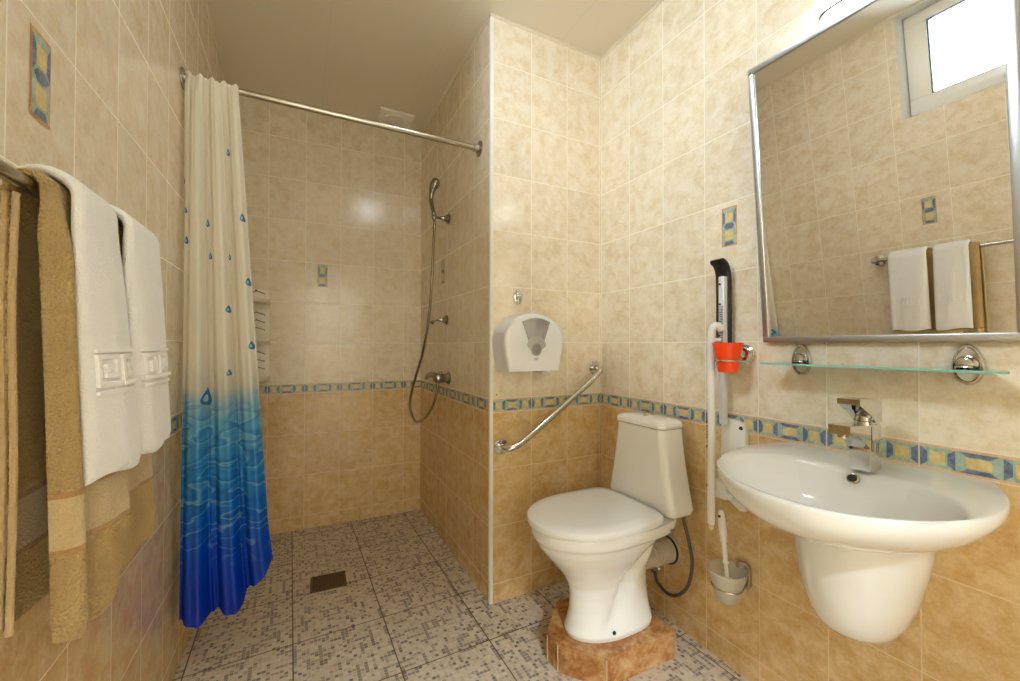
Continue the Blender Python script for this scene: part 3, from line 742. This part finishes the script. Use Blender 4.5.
for k in range(4):
    x = pc-.010+.0058*k
    m.box((x,yy-.001,1.068),(x+.0012,yy+.002,1.077))
    if k != 1: m.box((x,yy-.001,1.0755),(x+.0045,yy+.002,1.077))
    if k == 1: m.box((x+.0033,yy-.001,1.068),(x+.0045,yy+.002,1.077)); m.box((x,yy-.001,1.0755),(x+.0045,yy+.002,1.077)); m.box((x,yy-.001,1.068),(x+.0045,yy+.002,1.0695))
m.build('printed_mark','ink',cov)
m = mb(); m.box((pc+.045,YP-.120,1.006),(pc+.085,YP-.03,1.0215),.003); m.build('tear_bar','alu',pdp)
hk = thing('robe_hook', (.883,YP,1.35), 'small oval chrome hook on the partition above the paper dispenser', 'hook')
m = mb(); prof = [(.022*cos(2*pi*k/28),.034*sin(2*pi*k/28)) for k in range(28)]
m.rings([[V((.883+x*sc,YP-d,1.352+z*sc)) for x,z in prof] for d,sc in ((.001,1),(.004,1),(.007,.85),(.008,.5))]); m.build('back_plate','chrome',hk)
m = mb(); m.tube(cat([(.883,YP-.006,1.362),(.883,YP-.022,1.352),(.883,YP-.028,1.338),(.883,YP-.034,1.345)],6),[.006]*19); m.lathe((.883,YP-.034,1.345),(0,-.3,1),[(-.004,.005),(.003,.007),(.007,.004)],12); m.build('hook','chrome',hk)
m = mb(); m.lathe((.7775,YP-.0008,.912),(0,-1,0),[(0,.003),(.0008,.003)],10); m.build('drill_hole','dark',wp)
gb = thing('grab_bar', (1.06,YP,.85), 'polished steel grab bar slanting across the partition border beside the toilet', 'grab bar')
gA, gB = V((.799,YP,.682)), V((1.318,YP,1.020))
gp = [(gA.x,YP-.006,gA.z),(gA.x,YP-.035,gA.z),(gA.x+.012,YP-.062,gA.z+.003),(gA.x+.055,YP-.072,gA.z+.018),(gA.x+.11,YP-.072,gA.z+.052),(1.06,YP-.072,.835),(1.215,YP-.072,.942),(1.270,YP-.072,.982),(1.304,YP-.064,1.008),(1.318,YP-.040,1.019),(1.318,YP-.006,1.020)]
m = mb(); m.tube(cat(gp,10),.0135,20); m.build('bar','chrome',gb)
for g in (gA,gB):
    m = mb(); m.lathe((g.x,YP-.001,g.z),(0,-1,0),[(0,.034),(.004,.034),(.007,.031),(.008,.016)],32); fl = m.build('flange','chrome',gb)
    for k in range(3):
        a = 2*pi*k/3+.5; m = mb(); m.lathe((g.x+.024*cos(a),YP-.008,g.z+.024*sin(a)),(0,-1,0),[(0,.004),(.002,.003)],10); m.build('screw','steel',fl)

# --------------------------------------------------------------- shower
def rose(m, y, z, r=.029, L=.05):
    m.lathe((XE-.001,y,z),(-1,0,0),[(0,r),(.005,r),(.009,r*.86),(.020,r*.55),(.034,r*.36),(L,r*.30)],24)
hb = thing('shower_holder', (XE,2.222,1.844), 'chrome wall bracket holding the hand shower on the shower wall', 'bracket')
m = mb(); rose(m,2.222,1.844); m.build('wall_rose','dchrome',hb)
m = mb(); m.tube(cat([(XE-.045,2.222,1.844),(XE-.060,2.245,1.850),(XE-.068,2.278,1.872)],6),.007); m.lathe((XE-.068,2.285,1.868),(-.05,-.05,1),[(-.016,.012),(.016,.015)],16); m.build('holder_arm','dchrome',hb)
hs = thing('hand_shower', (XE-.068,2.285,1.87), 'curved chrome hand shower in its bracket high on the shower wall', 'hand shower')
pth = cat([(XE-.066,2.283,1.838),(XE-.068,2.289,1.885),(XE-.071,2.318,1.94),(XE-.071,2.335,1.985),(XE-.068,2.332,2.02),(XE-.060,2.318,2.055),(XE-.050,2.302,2.082),(XE-.046,2.294,2.092)],8)
rad = [.010,.0105,.0115,.0125,.016,.025,.023,.005]
rs = [rad[min(int(i/8),7)]+(rad[min(int(i/8)+1,7)]-rad[min(int(i/8),7)])*((i%8)/8) for i in range(len(pth))]
m = mb(); m.tube(pth,rs,18); m.build('handle_and_head','dchrome',hs)
m = mb(); m.lathe((XE-.050,2.310,2.06),(.75,-.5,-.35),[(.004,.019),(.014,.019),(.016,.016)],20); m.build('spray_face','dchrome',hs)
hk2 = thing('wall_elbow', (XE,2.251,1.275), 'small chrome wall peg halfway between hand shower and mixer', 'wall peg')
m = mb(); rose(m,2.251,1.275,.028,.045); m.build('wall_rose','dchrome',hk2)
m = mb(); m.tube(cat([(XE-.04,2.251,1.275),(XE-.055,2.285,1.272),(XE-.060,2.335,1.264)],6),.0045); m.lathe((XE-.060,2.335,1.264),(-.1,1,0),[(-.008,.006),(0,.012),(.010,.011),(.016,.004)],16); m.build('peg','dchrome',hk2)
mx = thing('shower_mixer', (XE,2.213,.948), 'chrome shower mixer tap on the border of the shower wall', 'mixer tap')
m = mb(); m.lathe((XE-.001,2.213,.948),(-1,0,0),[(0,.036),(.004,.036),(.010,.030),(.024,.022),(.034,.025),(.040,.026)],28); m.build('escutcheon','dchrome',mx)
m = mb(); m.lathe((XE-.040,2.213,.948),(-1,0,0),[(0,.024),(.012,.027),(.034,.026),(.046,.018),(.05,.006)],28); m.tube([(XE-.058,2.213,.948),(XE-.058,2.235,.955),(XE-.058,2.258,.956)],.012); m.build('mixer_body','dchrome',mx)
m = mb(); m.tube(cat([(XE-.062,2.235,.958),(XE-.066,2.30,.962),(XE-.070,2.37,.955),(XE-.072,2.42,.935)],8),[.017]*13+[.016-.0006*k for k in range(12)],16); m.build('lever','dchrome',mx)
m = mb(); m.lathe((XE-.05,2.213,.968),(0,0,1),[(0,.009),(.014,.010),(.018,.006)],14); m.build('diverter_knob','dchrome',mx)
m = mb(); m.lathe((XE-.062,2.228,.925),(0,0,-1),[(-.02,.010),(.02,.010),(.03,.008)],14); m.build('hose_outlet','dchrome',mx)
hose = mb()
hose.tube(cat([(XE-.066,2.283,1.838),(XE-.070,2.270,1.80),(XE-.078,2.268,1.65),(XE-.082,2.275,1.5),(XE-.085,2.32,1.30),(XE-.090,2.42,1.10),(XE-.095,2.56,.95),(XE-.098,2.68,.82),(XE-.098,2.715,.745),(XE-.095,2.69,.69),(XE-.090,2.60,.650),(XE-.085,2.46,.680),(XE-.078,2.34,.740),(XE-.070,2.255,.815),(XE-.062,2.228,.90)],10),.0080,12)
ho = hose.build('shower_hose','flexchrome'); tag(ho,'long flexible metal shower hose looping below the mixer tap','hose')

# curtain rod
ry0, rz0, ry1, rz1 = 1.799, 2.066, 1.774, 2.051
cr = thing('curtain_rod', (.19,1.787,2.058), 'brushed steel shower curtain rod between left wall and partition', 'curtain rod')
m = mb(); m.tube([(XL+.004,ry0,rz0),(XE-.004,ry1,rz1)],.0125,18); m.build('rod','steel',cr)
for x,s_,y,z in ((XL,1,ry0,rz0),(XE,-1,ry1,rz1)):
    m = mb(); m.lathe((x+s_*.001,y,z),(s_,0,0),[(0,.036),(.004,.036),(.007,.030),(.009,.018),(.030,.017)],24); m.build('flange','steel',cr)

# curtain
DROPS = []
def px(x, y): return x, y
dr = [(228,152,1.0),(208,223,1.0),(187,240,1.0),(242,219,1.1),(211,256,.9),(229,257,.8),(186,210,.8),(247,282,1.1),(228,309,1.0),(250,345,1.1),(229,372,.8),(207,396,2.3),(183,180,.7),(215,170,.0)]
def curtain_mat():
    t = NT('printed_curtain'); uv = t.uv(); u, z, _ = t.sep(uv)
    wob = t.math('MULTIPLY', t.math('SUBTRACT', t.noise(uv, 6, 2), .5), .05)
    zz = t.math('ADD', z, wob)
    f = t.math('DIVIDE', zz, 2.1)
    S = lambda zv: zv/2.1
    cream = rgb(242,236,222)
    base = t.ramp(f, [(S(.22), rgb(4,52,190)), (S(.42), rgb(2,78,208)), (S(.55), rgb(12,116,216)), (S(.70), rgb(44,152,218)), (S(.85), rgb(100,180,222)), (S(.93), rgb(150,192,212)), (S(.985), rgb(224,220,206)), (S(1.1), cream)])
    # ripple rings of the printed water
    mp = t.n('ShaderNodeMapping'); t.t.links.new(uv, mp.inputs[0]); mp.inputs['Scale'].default_value = (6.5, 17, 1)
    nz = t.noise(mp.outputs[0], 1.0, 1.2, .4, .3)
    ct = t.math('FRACT', t.math('ADD', t.math('MULTIPLY', nz, 5.0), t.math('MULTIPLY', z, 6.0)))
    rip = t.ramp(ct, [(.0, (0,0,0,1)), (.80, (0,0,0,1)), (.92, (1,1,1,1)), (1.0, (0,0,0,1))])
    dk = t.ramp(ct, [(.0, (0,0,0,1)), (.10, (1,1,1,1)), (.45, (.2,.2,.2,1)), (.70, (0,0,0,1))])
    win = t.math('MULTIPLY', t.n('ShaderNodeMapRange', i_0=zz, i_1=.36, i_2=.48, i_3=0.0, i_4=1.0).outputs[0], t.n('ShaderNodeMapRange', i_0=zz, i_1=.86, i_2=.98, i_3=1.0, i_4=0.0).outputs[0])
    c = t.mix(t.math('MULTIPLY', t.math('MULTIPLY', dk, win), .55), base, rgb(4,80,190))
    c = t.mix(t.math('MULTIPLY', t.math('MULTIPLY', rip, win), .55), c, rgb(150,206,226))
    # falling drops
    tot = None
    for (du, dz, sc) in DROPS:
        a = t.math('DIVIDE', t.math('SUBTRACT', u, du), .008*sc)
        b = t.math('DIVIDE', t.math('SUBTRACT', z, dz), .014*sc)
        wide = t.math('SUBTRACT', 1.0, t.math('MULTIPLY', b, .75))          # narrower towards the top
        wide = t.math('MAXIMUM', wide, .15)
        a = t.math('DIVIDE', a, wide)
        r = t.math('ADD', t.math('MULTIPLY', a, a), t.math('MULTIPLY', b, b))
        k = t.math('LESS_THAN', r, 1.0)
        hl = t.math('LESS_THAN', t.math('ADD', t.math('MULTIPLY', t.math('ADD', a, .3), t.math('ADD', a, .3)), t.math('MULTIPLY', t.math('ADD', b, .2), t.math('ADD', b, .2))), .16)
        c = t.mix(k, c, rgb(58,120,176)); c = t.mix(hl, c, rgb(176,208,224))
    d = t.n('ShaderNodeBsdfDiffuse', i_0=c).outputs[0]
    tl_ = t.n('ShaderNodeBsdfTranslucent', i_0=c).outputs[0]
    gl = t.n('ShaderNodeBsdfGlossy', i_0=(1,1,1,1), i_1=.35).outputs[0]
    a = t.n('ShaderNodeMixShader', i_0=.30, i_1=d, i_2=tl_).outputs[0]
    a = t.n('ShaderNodeMixShader', i_0=.04, i_1=a, i_2=gl).outputs[0]
    return t.done(a)

# camera solved from the tile grid
CF, YAW, PIT, ROL, CZ = 411.94, .47233, .01178, .00162, 1.13121
def at_y(x, y, Y):
    fwv = V((sin(YAW)*cos(PIT),cos(YAW)*cos(PIT),sin(PIT))); r = V((cos(YAW),-sin(YAW),0)); u = r.cross(fwv)
    r2 = r*cos(ROL)+u*sin(ROL); u2 = -r*sin(ROL)+u*cos(ROL)
    d = fwv+r2*(x-510)/CF-u2*(y-340.5)/CF; t = Y/d.y
    return V((0,0,CZ))+d*t
# print positions on the cloth, read once as places on the curtain plane (metres)
def cx_at(s, h):                           # h: 0 bottom .. 1 top
    xl = -.366+.004*h; xr_ = -.092+(-.205+.092)*h
    return xl+(xr_-xl)*s
for x,y,sc in dr:
    if sc <= 0: continue
    P = at_y(x,y,1.775); h = min(1,max(0,(P.z-.17)/1.9))
    x0_, x1_ = cx_at(0,h), cx_at(1,h); DROPS.append(((P.x-x0_)/(x1_-x0_)*.30, P.z, sc))
m = mb(); NS, NZ = 150, 60; rr = []
for j in range(NZ+1):
    h = j/NZ; row = []
    for i in range(NS+1):
        s = i/NS
        zb = .192 + .006*sin(2*pi*s*3+.4) + .012*smoothstep(.36,.42,s) + .045*smoothstep(.66,.72,s) + .085*smoothstep(.72,1.0,s)
        zt = 2.084 - .012*s + (.008*sin(2*pi*s*4.5)) 
        z = zb+(zt-zb)*h
        A = .008+.022*(1-h)**.8
        ph = 2*pi*(3.0*s+.12)+.5*sin(2*pi*s+1)*(1-h)
        y = 1.772-.03*(1-h)+A*(sin(ph)+.28*sin(3*ph))+.006*sin(2*ph+.7)*(1-h*.6)+.0015*sin(5*ph)*h
        if s < .04: y += (.04-s)/.04*.05*(1-h)
        x = cx_at(s,h)+.006*cos(ph)*(1-h)+.008*max(0,(h*-1+.08)/.08)*s
        # hem pocket round the rod at the top
        if h > .965:
            k = (h-.965)/.035; y = y*(1-k)+(1.7995-.0223*(x-XL)-.0155)*k
        row.append((V((x,y,z)),(s*.30,z)))
    rr.append(row)
vs = [p for r in rr for p,_ in r]; fs = []; uvs = []
for j in range(NZ):
    for i in range(NS):
        q = (j*(NS+1)+i, j*(NS+1)+i+1, (j+1)*(NS+1)+i+1, (j+1)*(NS+1)+i)
        fs.append(q); uvs.append([rr[k//(NS+1)][k%(NS+1)][1] for k in q])
m.add(vs,fs,0,True,uvs); cur = m.build('shower_curtain',curtain_mat(),angle=180); tag(cur,'cream shower curtain fading to blue water print, drawn to the left wall','shower curtain')
# hem pocket over the rod (upper edge folded around it)
m = mb(); pr_ = []
for i in range(61):
    s = i/60; x = cx_at(s,1); yc = ry0+(ry1-ry0)*(x-XL)/(XE-XL); zc = rz0+(rz1-rz0)*(x-XL)/(XE-XL)
    ra = .0150+.0022*sin(2*pi*s*9); pr_.append([V((x,yc+ra*cos(a),zc+(ra+.002*sin(2*pi*s*6))*sin(a))) for a in [2*pi*k/16 for k in range(16)]])
m.rings(pr_,cap0=False,cap1=False)
m.build('rod_pocket',simple('cream_curtain_hem',rgb(242,236,222),.7,var=.03),cur)

# corner shelf in the shower
YBL = YB1-.004
cd = thing('corner_caddy', (XL,YB1,.93), 'white plastic three tier corner shelf in the shower behind the curtain', 'corner shelf')
m = mb(); m.box((XL+.004,YBL-.014,.915),(XL+.212,YBL-.006,1.46),.002); m.build('rear_panel','caddy',cd)
m = mb(); m.box((XL+.003,YBL-.215,.915),(XL+.011,YBL-.015,1.46),.002); m.build('side_panel','caddy',cd)
for z in (.985,1.03,1.075,1.215,1.26,1.305,1.43):
    for q in ((XL+.10,XL+.145,0),(XL+.145,XL+.19,1)):
        a = [(q[0],z),(q[1],z+.016)] if q[2] == 0 else [(q[0],z+.016),(q[1],z)]
        m = mb() if q[2] == 0 else m; m.prism([(a[0][0],YBL-.0143,a[0][1]),(a[1][0],YBL-.0143,a[1][1]),(a[1][0],YBL-.0143,a[1][1]+.007),(a[0][0],YBL-.0143,a[0][1]+.007)],(0,-.001,0))
    m.build('chevron_slot','slot',cd)
for z in (.935,1.155,1.388):
    m = mb(); arc = [(XL+.012+.205*cos(a),YBL-.016-.200*sin(a)) for a in [pi/2*k/14 for k in range(15)]]
    m.prism([(XL+.012,YBL-.016,z-.012)]+[(x,y,z-.012) for x,y in arc],(0,0,.008))
    m.rings([[V((XL+.012+(.205*k1)*cos(a),YBL-.016-(.200*k1)*sin(a),z+dz)) for k1,dz in ((1,-.014),(1,.012),(.97,.012),(.97,-.014))] for a in [pi/2*k/14 for k in range(15)]])
    m.build('shelf','caddy',cd,angle=30)
m = mb(); m.lathe((XL+.143,YBL-.0142,1.472-.02),(0,-1,0),[(0,.006),(.002,.005)],10); m.build('screw','dark',cd)

# ceiling vent, floor drain
vt = thing('ceiling_vent', (.54,2.67,ZC), 'square ceiling vent with a round grille above the shower', 'vent')
m = mb(); m.box((.435,2.60,ZC-.018),(.645,2.76,ZC-.0005),.003); m.build('vent_plate','ventm',vt)
m = mb()
m.lathe((.54,2.68,ZC-.018),(0,0,-1),[(0,.068),(.005,.066),(.006,.058),(.003,.056)],32); vg = m.build('vent_ring','ventm',vt)
m = mb(); m.lathe((.54,2.68,ZC-.0185),(0,0,-1),[(0,.056),(.002,.056)],32); m.build('vent_opening','ventdark',vg)
for k in range(-4,5):
    w = sqrt(.056**2-(.012*k)**2); m = mb(); m.box((.54-w,2.68+.012*k-.002,ZC-.026),(.54+w,2.68+.012*k+.002,ZC-.021)); m.build('vent_louvre','ventm',vg)
fd = thing('floor_drain', (.131,2.158,0), 'small dark square floor drain grate in the shower floor', 'floor drain')
def fb(m, x0, y0, x1, y1, z0, z1, bev=0, mi=0):
    mat = Matrix.Translation((.131,2.158,0)) @ Matrix.Rotation(R_(-2.5),4,'Z'); m.box((x0,y0,z0),(x1,y1,z1),bev,mi,mat)
m = mb()
for a in ((-.078,-.070,.078,-.062),(-.078,.062,.078,.070),(-.078,-.062,-.070,.062),(.070,-.062,.078,.062)): fb(m,*a,.0005,.004,.001)
m.build('drain_frame','drain',fd)
m = mb(); fb(m,-.070,-.062,.070,.062,.0004,.0015); m.build('drain_pan',simple('drain_dark',rgb(98,76,50),.6,.3,var=.5,scale=120),fd)
m = mb()
for k in range(9):
    for j in range(8):
        x, y = -.058+.0145*k, -.053+.0152*j
        if (k+j) % 2: fb(m,x-.004,y-.002,x+.004,y+.002,.0016,.0035,.0005)
        else: fb(m,x-.002,y-.004,x+.002,y+.004,.0016,.0035,.0005)
m.build('drain_grate','drain',fd)

# --------------------------------------------------------------- towel rail and towels
XT, ZRL = -.311, 1.335
tr = thing('towel_rail', (XL,.75,ZRL), 'steel towel rail on the left wall carrying four towels', 'towel rail')
m = mb(); m.tube([(XT,.33,ZRL),(XT,1.165,ZRL)],.0095,18); m.build('bar','steel',tr)
for y in (.35,1.150):
    m = mb(); m.lathe((XL+.001,y,ZRL),(1,0,0),[(0,.030),(.006,.030),(.010,.024),(.018,.013),(.055,.011)],24); m.lathe((XT-.0,y-.018,ZRL),(0,1,0),[(0,.010),(.006,.016),(.030,.016),(.036,.008)],18); m.build('flange','chrome',tr)


def off(y, z, lay):
    """cloth displacement outwards from the wall at (y,z) on the front half"""
    dep = max(0, ZRL-z); f = min(1, dep/.25); sd = lay['seed']
    return (lay['lean']*dep + lay['wave']*f*(sin(y*lay.get('wf',38)+sd+z*2.5)+.5*sin(y*93+sd*2+z*5))
            + lay.get('bulge', lambda y, z: 0)(y, z)*min(1, dep/.08))
def front_x(y, z, lay): return XT+lay['rf']+lay['tf']+off(y, z, lay)
def towel(m, y0, y1, lay, mi=0, NY=44):
    rf, rb, tf, tb = lay['rf'], lay['rb'], lay['tf'], lay['tb']; rings = []
    for i in range(NY+1):
        s = i/NY; s = .5-.5*cos(pi*s) if False else s
        y = y0+(y1-y0)*s; e = min(s, 1-s)*(y1-y0); r = lay.get('er', min(tf, .02)/2)
        k = sqrt(max(.03, 1-((r-e)/r)**2)) if e < r else 1
        zf, zb = lay['zf'](y), lay['zb'](y); inn, outp = [], []; NN = 26
        for q in range(NN):
            z = zb+(ZRL-zb)*q/NN; o = .003*sin(y*30+z*9+lay['seed'])*min(1,(ZRL-z)/.2)
            inn.append(V((XT-rb-tb*(1-k)/2+o, y, z))); outp.append(V((XT-rb-tb*(1+k)/2+o, y, z)))
        for q in range(13):
            a = pi-pi*q/12; w = (cos(a)+1)/2; g = rb*(1-w)+rf*w; t = tb*(1-w)+tf*w; h0 = lay['h0']; th = min(t, .014)
            inn.append(V((XT+(g+t*(1-k)/2)*cos(a), y, ZRL+(h0+th*(1-k)/2)*sin(a))))
            outp.append(V((XT+(g+t*(1+k)/2)*cos(a), y, ZRL+(h0+th*(1+k)/2)*sin(a))))
        for q in range(1, NN+1):
            z = ZRL-(ZRL-zf)*q/NN; o = off(y, z, lay); kk = k
            dz = zf+.007-z
            if dz > 0: kk = k*sqrt(max(.05, 1-(dz/.0075)**2))
            sl = lay['sl']
            inn.append(V((XT+rf+tf*(1-kk)/2+o*sl+(1-sl)*lay['lean']*(ZRL-z)*.4-lay.get('inb',lambda y: 0)(y)*min(1,max(0,(ZRL-z-.012)/.05)), y, z))); outp.append(V((XT+rf+tf*(1+kk)/2+o, y, z)))
        rings.append(inn+outp[::-1])
    m.rings(rings, mi); return m
def sheet(m, x, y0, y1, z0, z1, t, mi=0):
    rr = []
    for i in range(13):
        z = z0+(z1-z0)*i/12; o = .004*sin(z*9+x*80); dy = .006*sin(z*7+x*200)
        rr.append([V((x+t/2+o,y1,z)),V((x-t/2+o,y1,z)),V((x-t/2+o,y0+dy+.004,z)),V((x-t/4+o,y0+dy,z)),V((x+t/4+o,y0+dy,z)),V((x+t/2+o,y0+dy+.004,z))])
    m.rings(rr, mi)
YT0 = .738
tanB = dict(rf=.0105, rb=.0105, tf=.0135, tb=.011, h0=.0100, lean=.034, wave=.0035, wf=50, seed=1.0, sl=.85, er=.014, inb=lambda y: .011*math.exp(-((y-YT0)/.035)**2),
            bulge=lambda y, z: .016*math.exp(-((y-YT0-.016)/.020)**2) + .030*max(0,(y-.76)/.13)*min(1,(ZRL-z)/.5),
            zf=lambda y: .746-.016*sin((y-YT0)/.17*pi)+.085*smoothstep(.80,.893,y)**1.5+.004*sin(y*80), zb=lambda y: .775)
tb_ = thing('bath_towel', (XT,.79,.74), 'large folded tan bath towel hanging at the near end of the rail', 'towel', 'bath towels')
m = mb(); towel(m,YT0,.893,tanB,0,60); m.build('terry_cloth','tan',tb_,angle=70)
for x,y0,z0,z1,t in ((-.334,YT0+.006,.775,1.330,.012),(-.3495,YT0+.006,.83,1.325,.012)):
    m = mb(); sheet(m,x,y0,.885,z0,z1,t); m.build('folded_layer','tan',tb_,angle=70)
M['tan_hem'] = terry('tan_hem',rgb(166,136,88),rgb(196,170,122),.3)
for x,y0,z0,z1 in ((-.3165,YT0-.001,.772,1.321),(-.327,YT0+.002,.780,1.322),(-.342,YT0+.002,.825,1.318)):
    m = mb(); m.tube(cat([(x,y0,z0),(x+.002,y0-.001,z0+.2),(x-.002,y0,z0+.4),(x,y0,z1)],10),.0038,8); m.build('hem','tan_hem',tb_)
tanA = dict(rf=.0105, rb=.0105, tf=.0135, tb=.012, h0=.0100, lean=.040, wave=.003, wf=44, seed=2.2, sl=.85, er=.010,
            zf=lambda y: .744+.003*sin(y*50), zb=lambda y: .78, bulge=lambda y, z: -.018*math.exp(-((y-.902)/.03)**2)*min(1,(ZRL-z)/.3))
ta_ = thing('bath_towel', (XT,.99,.74), 'folded tan bath towel hanging at the far end of the rail, toward the curtain', 'towel', 'bath towels')
m = mb(); towel(m,.902,1.088,tanA,0,44); m.build('terry_cloth','tan',ta_,angle=70)
for x,y0 in ((-.334,.905),):
    m = mb(); sheet(m,x,y0,1.08,.77,1.325,.012); m.build('folded_layer','tan',ta_,angle=70)

def hand_towel(y0, y1, label, lay):
    t = thing('hand_towel', (XT,(y0+y1)/2,.93), label, 'towel', 'white hand towels')
    m = mb(); towel(m,y0,y1,lay,0,40); m.build('terry_cloth','white_terry',t,angle=70)
    m = mb(); z0 = 1.072; w = y1-y0-.012
    cnt = [0]
    def strip(ya, yb, za, zb):
        cnt[0] += 1; up = .0036+.00015*cnt[0]
        n = max(1, int((yb-ya)/.008)); rr = []
        for i in range(n+1):
            y = ya+(yb-ya)*i/n; r = []
            for z in (za, zb): r.append(V((front_x(y,z,lay)+up,y,z)))
            for z in (zb, za): r.append(V((front_x(y,z,lay)-.001,y,z)))
            rr.append(r)
        m.rings(rr, smooth=False)
    ya = y0+.014; w -= .016; lw = .0068
    strip(ya,ya+w,z0-.013,z0-.008); strip(ya,ya+w,z0+.048,z0+.053)
    cw = w/2
    for k in range(2):
        a = ya+cw*k
        strip(a, a+cw*.88, z0+.038, z0+.038+lw); strip(a, a+lw, z0-.0015+lw, z0+.0375)
        strip(a+cw*.88-lw, a+cw*.88, z0+.0115+lw, z0+.0375)
        strip(a+cw*.32, a+cw*.88, z0+.011, z0+.011+lw); strip(a+cw*.32, a+cw*.32+lw, z0+.0115+lw, z0+.0235)
        strip(a+cw*.32, a+cw*.64, z0+.024, z0+.024+lw); strip(a, a+cw, z0-.002, z0-.002+lw)
    m.build('greek_key_border','white_flat',t)
    return t
wlay = lambda sd, y0, tl_, nb_, ln_: dict(rf=.040 if y0 > .9 else .029, rb=.0245, tf=.0175, tb=.010, h0=.0255, lean=ln_, wave=.0022, wf=40, seed=sd, sl=.95, er=.016,
            bulge=lambda y, z: -nb_*math.exp(-((y-y0)/.03)**2)+tl_*((y-y0)/.13)*min(1,(ZRL-z)/.36),
            zf=lambda y: .938+.004*sin(y*45+sd), zb=lambda y: .96)
hand_towel(.768,.896,'white hand towel with key border over the near tan towel',wlay(3.1,.765,.018,.004,.046))
hand_towel(.918,1.074,'white hand towel with key border over the far tan towel, nearest the curtain',wlay(4.4,.915,.004,.008,.052))

# --------------------------------------------------------------- ceiling lamp, added fill light behind the camera, daylight
cl = thing('ceiling_light', (.53,1.08,ZC), 'round opal ceiling light in the middle of the bathroom ceiling', 'ceiling light')
m = mb(); m.lathe((.53,1.08,ZC-.0005),(0,0,-1),[(0,.13),(.02,.13),(.022,.12)],36); m.build('lamp_base','white_trim',cl)
m = mb(); m.lathe((.53,1.08,ZC-.022),(0,0,-1),[(0,.118),(.03,.110),(.055,.085),(.07,.045),(.074,.005)],36); m.build('diffuser','lamp',cl)

m = mb(); m.lathe((.25,-1.75,ZC-.0005),(0,0,-1),[(0,.16),(.02,.16),(.022,.15)],36); hl_ = m.build('hall_fill_light','white_trim'); tag(hl_,'round fill light added on the hall ceiling outside the doorway','ceiling light')  # unseen lamp added to brighten the room from behind the camera
m = mb(); m.lathe((.25,-1.75,ZC-.022),(0,0,-1),[(0,.148),(.04,.140),(.07,.105),(.09,.05),(.094,.005)],36); m.build('diffuser','fill_lamp_hall',hl_)
w = bpy.data.worlds.new('World'); bpy.context.scene.world = w; w.use_nodes = True
bg = w.node_tree.nodes['Background']; bg.inputs[0].default_value = (.86,.93,1,1); bg.inputs[1].default_value = 3.0
def area(name, loc, rot, sx, sy, e, col):
    L = bpy.data.lights.new(name,'AREA'); L.shape = 'RECTANGLE'; L.size = sx; L.size_y = sy; L.energy = e; L.color = col
    lo = bpy.data.objects.new(name, L); C.objects.link(lo); lo.location = loc; lo.rotation_euler = rot
area('daylight', (xw-.16,(WY0+WY1)/2,(WZ0+WZ1)/2+.03), (0,R_(-90+12),0), .52, .80, 40, (.66,.84,1))

# --------------------------------------------------------------- camera
cam = bpy.data.cameras.new('camera'); co = bpy.data.objects.new('camera', cam); C.objects.link(co)
cam.sensor_width = 36; cam.lens = CF/1020*36; cam.clip_start = .02; cam.clip_end = 50
fwv = V((sin(YAW)*cos(PIT),cos(YAW)*cos(PIT),sin(PIT))); r = V((cos(YAW),-sin(YAW),0)); u = r.cross(fwv)
r2 = r*cos(ROL)+u*sin(ROL); u2 = -r*sin(ROL)+u*cos(ROL)
Rm = Matrix((r2,u2,-fwv)).transposed().to_4x4(); Rm.translation = V((0,0,CZ)); co.matrix_world = Rm
sc = bpy.context.scene; sc.camera = co
sc.view_settings.view_transform = 'Standard'; sc.view_settings.look = 'None'; sc.view_settings.gamma = 1; sc.view_settings.use_curve_mapping = False
sc.view_settings.exposure = 0.42
sc.cycles.use_denoising = True; sc.cycles.max_bounces = 12; sc.cycles.diffuse_bounces = 6; sc.cycles.glossy_bounces = 6; sc.cycles.transparent_max_bounces = 12
sc.cycles.sample_clamp_indirect = 6
sc.cycles.caustics_reflective = False; sc.cycles.caustics_refractive = False
